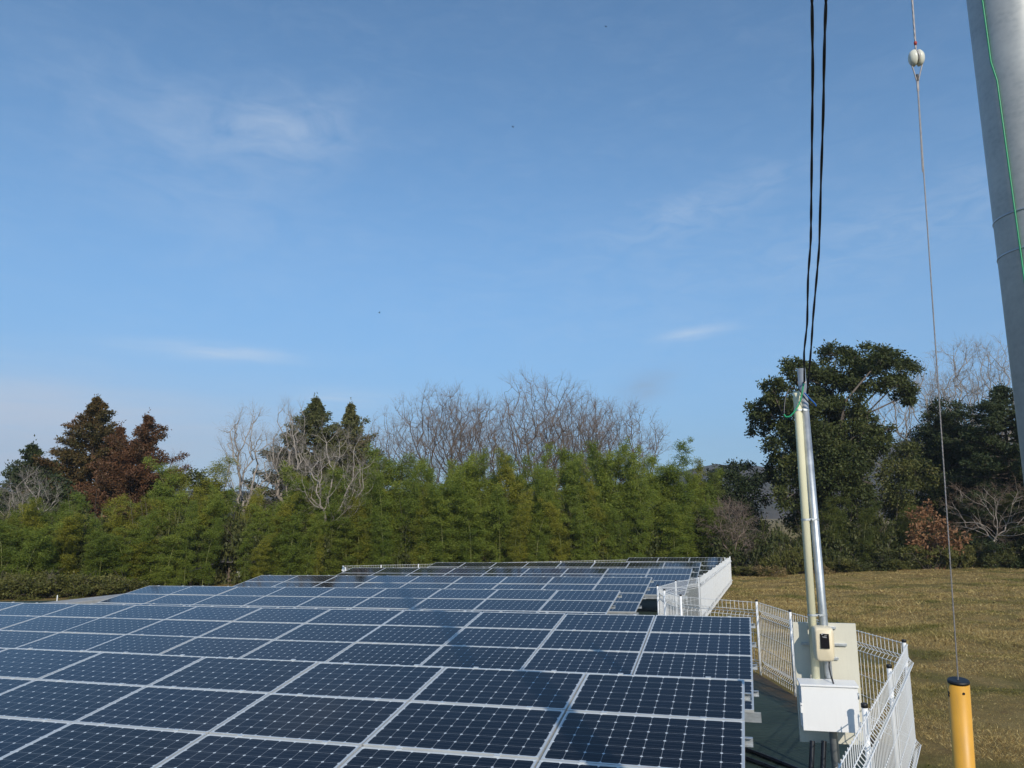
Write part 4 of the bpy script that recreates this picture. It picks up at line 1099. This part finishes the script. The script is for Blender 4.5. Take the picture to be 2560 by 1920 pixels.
# undergrowth shrubs ----------------------------------------------------------
def make_shrub(seed, mat, n=2600, leaf=.14):
    R = np.random.default_rng(seed); root = bpy.data.objects.new('shrub', None); COL.objects.link(root)
    P = []; D = []; segs = []
    for k in range(9):
        c = np.array([R.normal()*.55, R.normal()*.45, R.uniform(.25, .95)]); r = np.array([R.uniform(.35, .6), R.uniform(.35, .55), R.uniform(.28, .45)])
        p, d = clump_leaves(R, c, r, n//9, leaf); P.append(p); D.append(d+np.array([0, 0, .25])); segs.append((np.array([c[0]*.15, c[1]*.15, -.2]), c, .02, .008))
        for _ in range(3): segs.append((c, c+R.normal(size=3)*.35+np.array([0, 0, .25]), .008, .004))
    P = np.concatenate(P); P[:, 2] = np.abs(P[:, 2]); m = len(P)
    link('foliage', leaf_mesh('foliage', P, np.concatenate(D), leaf*R.uniform(.6, 1.4, m), leaf*.45*R.uniform(.7, 1.3, m), M[mat], R), root)
    vv, ff = tube_np(segs, 4); link('stems', npmesh('stems', vv, ff, M['bark']), root)
    return root
sh = {'g': [make_shrub(201, 'shrub'), make_shrub(202, 'shrub')], 'd': [make_shrub(203, 'shrub_dark'), make_shrub(204, 'shrub_dark')], 'y': [make_shrub(205, 'dry_leaf', 900, .16)]}
sused = set()
def put_shrub(kind, px, d, w, h, label, group):
    k = int(rng.integers(0, len(sh[kind]))); b = base_at(px, d); sc = (w, w, h)
    if (kind, k) not in sused:
        sused.add((kind, k)); o = sh[kind][k]; o.location = tuple(b); o.scale = sc; o.rotation_euler = (0, 0, rng.uniform(0, 6.28))
    else: o = dup(sh[kind][k], tuple(b), rng.uniform(0, 6.28), sc)
    return tag(o, label, 'shrub', group)
px = 1850
while px < 2640:      # hedge along the meadow edge
    d = float(np.interp(px, [1850, 2000, 2200, 2560, 2650], [47.5, 48.5, 50, 50, 49.5]))+rng.uniform(-.5, .6)
    k = 'g' if px < 2120 or rng.random() < .3 else 'd'
    lab = {'g': 'low olive green bush along the far edge of the meadow', 'd': 'low dark bush along the far edge of the meadow'}[k]
    put_shrub(k, px, d+rng.uniform(-.5, .6), rng.uniform(.7, 1.3), rng.uniform(.35, 1.5), lab, 'olive bushes along the meadow edge' if k == 'g' else 'dark bushes along the meadow edge')
    px += rng.uniform(22, 36)
px = 1830
while px < 2640:
    d = float(np.interp(px, [1850, 2000, 2200, 2560], [49.5, 51, 52.5, 52.5]))+rng.uniform(-.5, .5)
    put_shrub('d', px, d, rng.uniform(1.0, 1.5), rng.uniform(1.6, 2.6), 'tall dark bush in the second row behind the meadow edge', 'tall dark bushes behind the meadow edge'); px += rng.uniform(30, 46)
px = -150
while px < 1800:      # understorey below the bamboo
    d = front_d(px)-.5+rng.uniform(-.4, .4)
    if px < 60:
        k = 'g' if rng.random() < .5 else 'd'
        put_shrub(k, px, d, rng.uniform(.9, 1.3), rng.uniform(.9, 1.7), 'bushy undergrowth at the foot of the bamboo belt' if k == 'g' else 'dark undergrowth bush at the foot of the bamboo belt', 'green undergrowth below the bamboo' if k == 'g' else 'dark undergrowth below the bamboo')
    d2 = front_d(px)+2.2
    put_shrub('d', px+15, d2, 1.5, 3.0, 'deep dark bush inside the bamboo belt', 'dark bushes inside the bamboo belt')
    px += rng.uniform(34, 52)
for px, d in ((30, 39.5), (75, 39.2), (110, 40), (15, 38.6), (1915, 46.5), (2040, 47.2), (60, 40.5)):
    put_shrub('y', px, d, .9, .55, 'straw coloured dry weeds in front of the bushes', 'dry weeds before the bushes')

for px in range(-40, 330, 30):
    put_shrub('g', px+rng.uniform(-8, 8), 37.6+rng.uniform(-.5, .5)+max(0, px-150)*.012, rng.uniform(.8, 1.2), rng.uniform(.5, .95), 'low green weeds and brush behind the low concrete wall', 'brush behind the concrete wall')

# old house behind the bamboo --------------------------------------------------
hd = 45.8
hr = at(592, 1372, hd+1.5); he = at(545, 1402, hd); hl = at(430, 1432, hd-1)
house = empty('old_house', tuple(base_at(600, hd)), 'old house with dark tiled roof half hidden in the yellow bamboo', 'house')
ho = np.array(house.location); s = pxm(560, hd)
mb = MB(); W_, Dp = 3.2, 3.2; ez = he[2]-ho[2]; rz = hr[2]-ho[2]+.25
xl_ = he[0]-ho[0]+.2
mb.add([(xl_, -.2, ez), (xl_+W_, -.2, ez), (xl_+W_-1.1, 1.8, rz), (xl_+1.3, 1.8, rz), (xl_, Dp, ez), (xl_+W_, Dp, ez),
        (xl_, -.2, ez-.1), (xl_+W_, -.2, ez-.1), (xl_, Dp, ez-.1), (xl_+W_, Dp, ez-.1)],
       [(0, 1, 2, 3), (5, 4, 3, 2), (0, 3, 4), (1, 5, 2), (0, 6, 7, 1), (4, 5, 9, 8), (0, 4, 8, 6), (1, 7, 9, 5), (6, 8, 9, 7)]); mb.build('roof', M['roof'], house)
mb = MB(); mb.box((xl_+W_/2, 1.7, (ez-.12)/2-.2), (W_-.6, 2.6, ez-.12+.4)); mb.build('wall', M['house_wall'], house)
mb = MB(); mb.box((xl_+1.2, .27, ez-.8), (.7, .05, .35)); mb.build('plaster_patch', M['plaster'], house)
lean = MB(); a0_ = hl-ho; b0_ = he-ho
lean.add([a0_+[0, -.7, -.25], b0_+[0, -.7, -.12], b0_+[0, .6, .12], a0_+[0, .6, .0], a0_+[0, -.7, -.32], b0_+[0, -.7, -.19], b0_+[0, .6, .05], a0_+[0, .6, -.07]],
         [(0, 1, 2, 3), (7, 6, 5, 4), (0, 4, 5, 1), (1, 5, 6, 2), (2, 6, 7, 3), (3, 7, 4, 0)])
lean.build('lean_to_roof', M['roof'], house)
for f in (.1, .5, .9):
    p = a0_+(b0_-a0_)*f; MB().box((p[0], p[1]-.5, (p[2]-.28)/2-.1), (.1, .1, p[2]-.28+.2)).build('post', M['house_wall'], house)

# concrete kerb wall left of the third array
ka, kb = on_plane(140, 1504, .45), on_plane(330, 1486, .45)
kd = unit((kb-ka)*np.array([1, 1, 0])); kn = np.array([-kd[1], kd[0], 0]); kl = np.linalg.norm(kb-ka)+5
kc = (ka+kb)/2+kd*1.0; kc[2] = gz(kc[0], kc[1])
kw = tag(MB().box((0, 0, .17), (kl, 1.1, .56), kd, kn, ZZ).build('retaining_wall', M['concrete'], None, .02), 'low grey concrete wall behind the second array on the left', 'wall')
kw.location = tuple(kc)
sp = on_plane(142, 1506, .2); st_ = tag(MB().tube([(0, 0, -.2), (0, 0, .48), (0, 0, .5)], [.02, .02, .008], 8).build('marker_stake', M['white_wire']), 'small white marker stake at the end of the concrete wall', 'stake')
st_.location = tuple(gpt(sp[0], sp[1]))

# ------------------------------------------------------------------ grass and litter on the meadow
def grass():
    R = np.random.default_rng(77); n = 620000
    b = np.radians(R.uniform(8, 46, n)); d = np.exp(R.uniform(math.log(7.5), math.log(62), n))
    x = d*np.sin(b); y = d*np.cos(b)
    keep = outside(x-.05, y); x, y, d = x[keep], y[keep], d[keep]; n = len(x)
    wob = relief(x, y)
    z = gz(x, y)+np.where(outside(x-.6, y), wob, 0)-.01
    clump = np.clip(.5+relief(y*1.3+40, x*1.3)*9, 0, 1)
    L = R.uniform(.03, .095, n)*(.7+.6*clump)*np.clip(d/22, .7, 1.25)
    W = R.uniform(.004, .008, n)*np.clip(d/12, 1, 3.2)
    a = R.uniform(0, 6.28, n); ln = R.uniform(.4, 2.4, n)
    D = unit(np.stack([np.cos(a)*ln, np.sin(a)*ln, np.ones(n)], 1))
    S = unit(np.cross(D, R.normal(size=(n, 3))))
    litter = R.random(n) < .022; W = np.where(litter, W*2.6, W); L = np.where(litter, L*1.25, L); vv_ = np.where(litter, R.choice([.02, .97], n), R.random(n))
    P = np.stack([x, y, z], 1)
    V = np.stack([P-S*W[:, None]/2, P+S*W[:, None]/2, P+D*L[:, None]], 1).reshape(-1, 3)
    return npmesh('meadow_grass', V, np.arange(n*3).reshape(n, 3), M['grass'], vv_)
def grass_mat():
    m, t, o = new_mat('grass_blades')
    a = node(t, 'ShaderNodeAttribute', attribute_name='v'); c = node(t, 'ShaderNodeTexCoord'); P = c.outputs['Object']
    dry = ramp(t, a.outputs['Fac'], [(0, (.17, .105, .042)), (.35, (.40, .28, .10)), (.7, (.60, .46, .19)), (1, (.60, .47, .23))])
    grn = ramp(t, a.outputs['Fac'], [(0, (.065, .075, .016)), (.6, (.16, .165, .04)), (1, (.34, .30, .10))])
    big = noise(t, P, .22, 5, .6, .5)
    cc = mixc(t, mth(t, 'ADD', mth(t, 'MULTIPLY_ADD', noise(t, P, .33, 6, .65, .7), 6.0, -2.8), mth(t, 'MULTIPLY', near_green(t, P), .28), clamp=True), dry, grn)
    cc = mixc(t, mth(t, 'MULTIPLY_ADD', noise(t, P, .7, 5, .7, .8), 5, -2.9, clamp=True), cc, (.17, .09, .045))
    d = node(t, 'ShaderNodeBsdfDiffuse'); t.links.new(cc, d.inputs[0]); tr = node(t, 'ShaderNodeBsdfTranslucent'); t.links.new(cc, tr.inputs[0])
    mx = node(t, 'ShaderNodeMixShader'); mx.inputs[0].default_value = .25
    t.links.new(d.outputs[0], mx.inputs[1]); t.links.new(tr.outputs[0], mx.inputs[2]); t.links.new(mx.outputs[0], o.inputs[0]); return m
M['grass'] = grass_mat()
tag(link('meadow_grass', grass()), 'short dry grass covering the meadow on the right', 'grass', kind='stuff')

# ------------------------------------------------------------------ far wooded hills
def hills():
    R = np.random.default_rng(5)
    pxs = np.linspace(-900, 3600, 420); V = []
    ridge = np.interp(pxs, [-900, 0, 300, 900, 1500, 1720, 1790, 1850, 1915, 2000, 2120, 2230, 2290, 2400, 2700, 3600], [1215, 1215, 1225, 1230, 1225, 1176, 1161, 1159, 1166, 1160, 1140, 1112, 1098, 1085, 1060, 1050])
    D0 = 900
    rows_ = [(0, 1290), (.35, None), (.7, None), (1.0, None), (1.25, None)]
    nz = np.cumsum(R.normal(size=len(pxs)))*.0
    for j, f in enumerate((0, .2, .4, .6, .8, 1.0, 1.2)):
        for i, px in enumerate(pxs):
            d = D0*(.62+.38*f); pt = at(px, 1300, d); top = at(px, ridge[i], D0)[2]
            zb = float(gz(0, 60))-2; zz = zb+(top-zb)*min(1, f**.9 if f <= 1 else 1)
            if f > 1: zz = zb+(top-zb)*.7
            jit = R.normal()*.8 if f > 0 else 0
            V.append((pt[0], pt[1], zz+jit*(.55 if f == 1.0 else 1.0)))
    n = len(pxs); Fq = np.array([[j*n+i, j*n+i+1, (j+1)*n+i+1, (j+1)*n+i] for j in range(6) for i in range(n-1)])
    return npmesh('hills', np.array(V), Fq, M['hill'])
def hill_mat():
    m, t, o = new_mat('wooded_hill')
    c = node(t, 'ShaderNodeTexCoord'); n = noise(t, c.outputs['Object'], .06, 6, .7); n2 = noise(t, c.outputs['Object'], .008, 4, .6)
    a = ramp(t, n, [(.3, (.030, .036, .022)), (.7, (.085, .080, .062))]); b = ramp(t, n, [(.3, (.06, .05, .04)), (.7, (.14, .11, .09))])
    cc = mixc(t, mth(t, 'MULTIPLY_ADD', n2, 4, -1.5, clamp=True), a, b)
    p = node(t, 'ShaderNodeBsdfPrincipled'); t.links.new(cc, p.inputs['Base Color']); p.inputs['Roughness'].default_value = 1; p.inputs['Specular IOR Level'].default_value = 0
    t.links.new(p.outputs[0], o.inputs[0]); return m
M['hill'] = hill_mat()
tag(link('hills', hills()), 'low wooded hills on the horizon', kind='structure')

# ------------------------------------------------------------------ air between the camera and the far hills
def haze():
    m, t, o = new_mat('thin_haze')
    v = node(t, 'ShaderNodeVolumePrincipled'); v.inputs['Color'].default_value = (.82, .90, 1, 1); v.inputs['Density'].default_value = .00032; v.inputs['Anisotropy'].default_value = .1
    t.links.new(v.outputs[0], o.inputs['Volume']); return m
mb = MB(); mb.box((0, 600, 60), (4600, 2000, 190)); tag(mb.build('haze', haze()), 'thin bluish air in front of the far hills', kind='stuff')
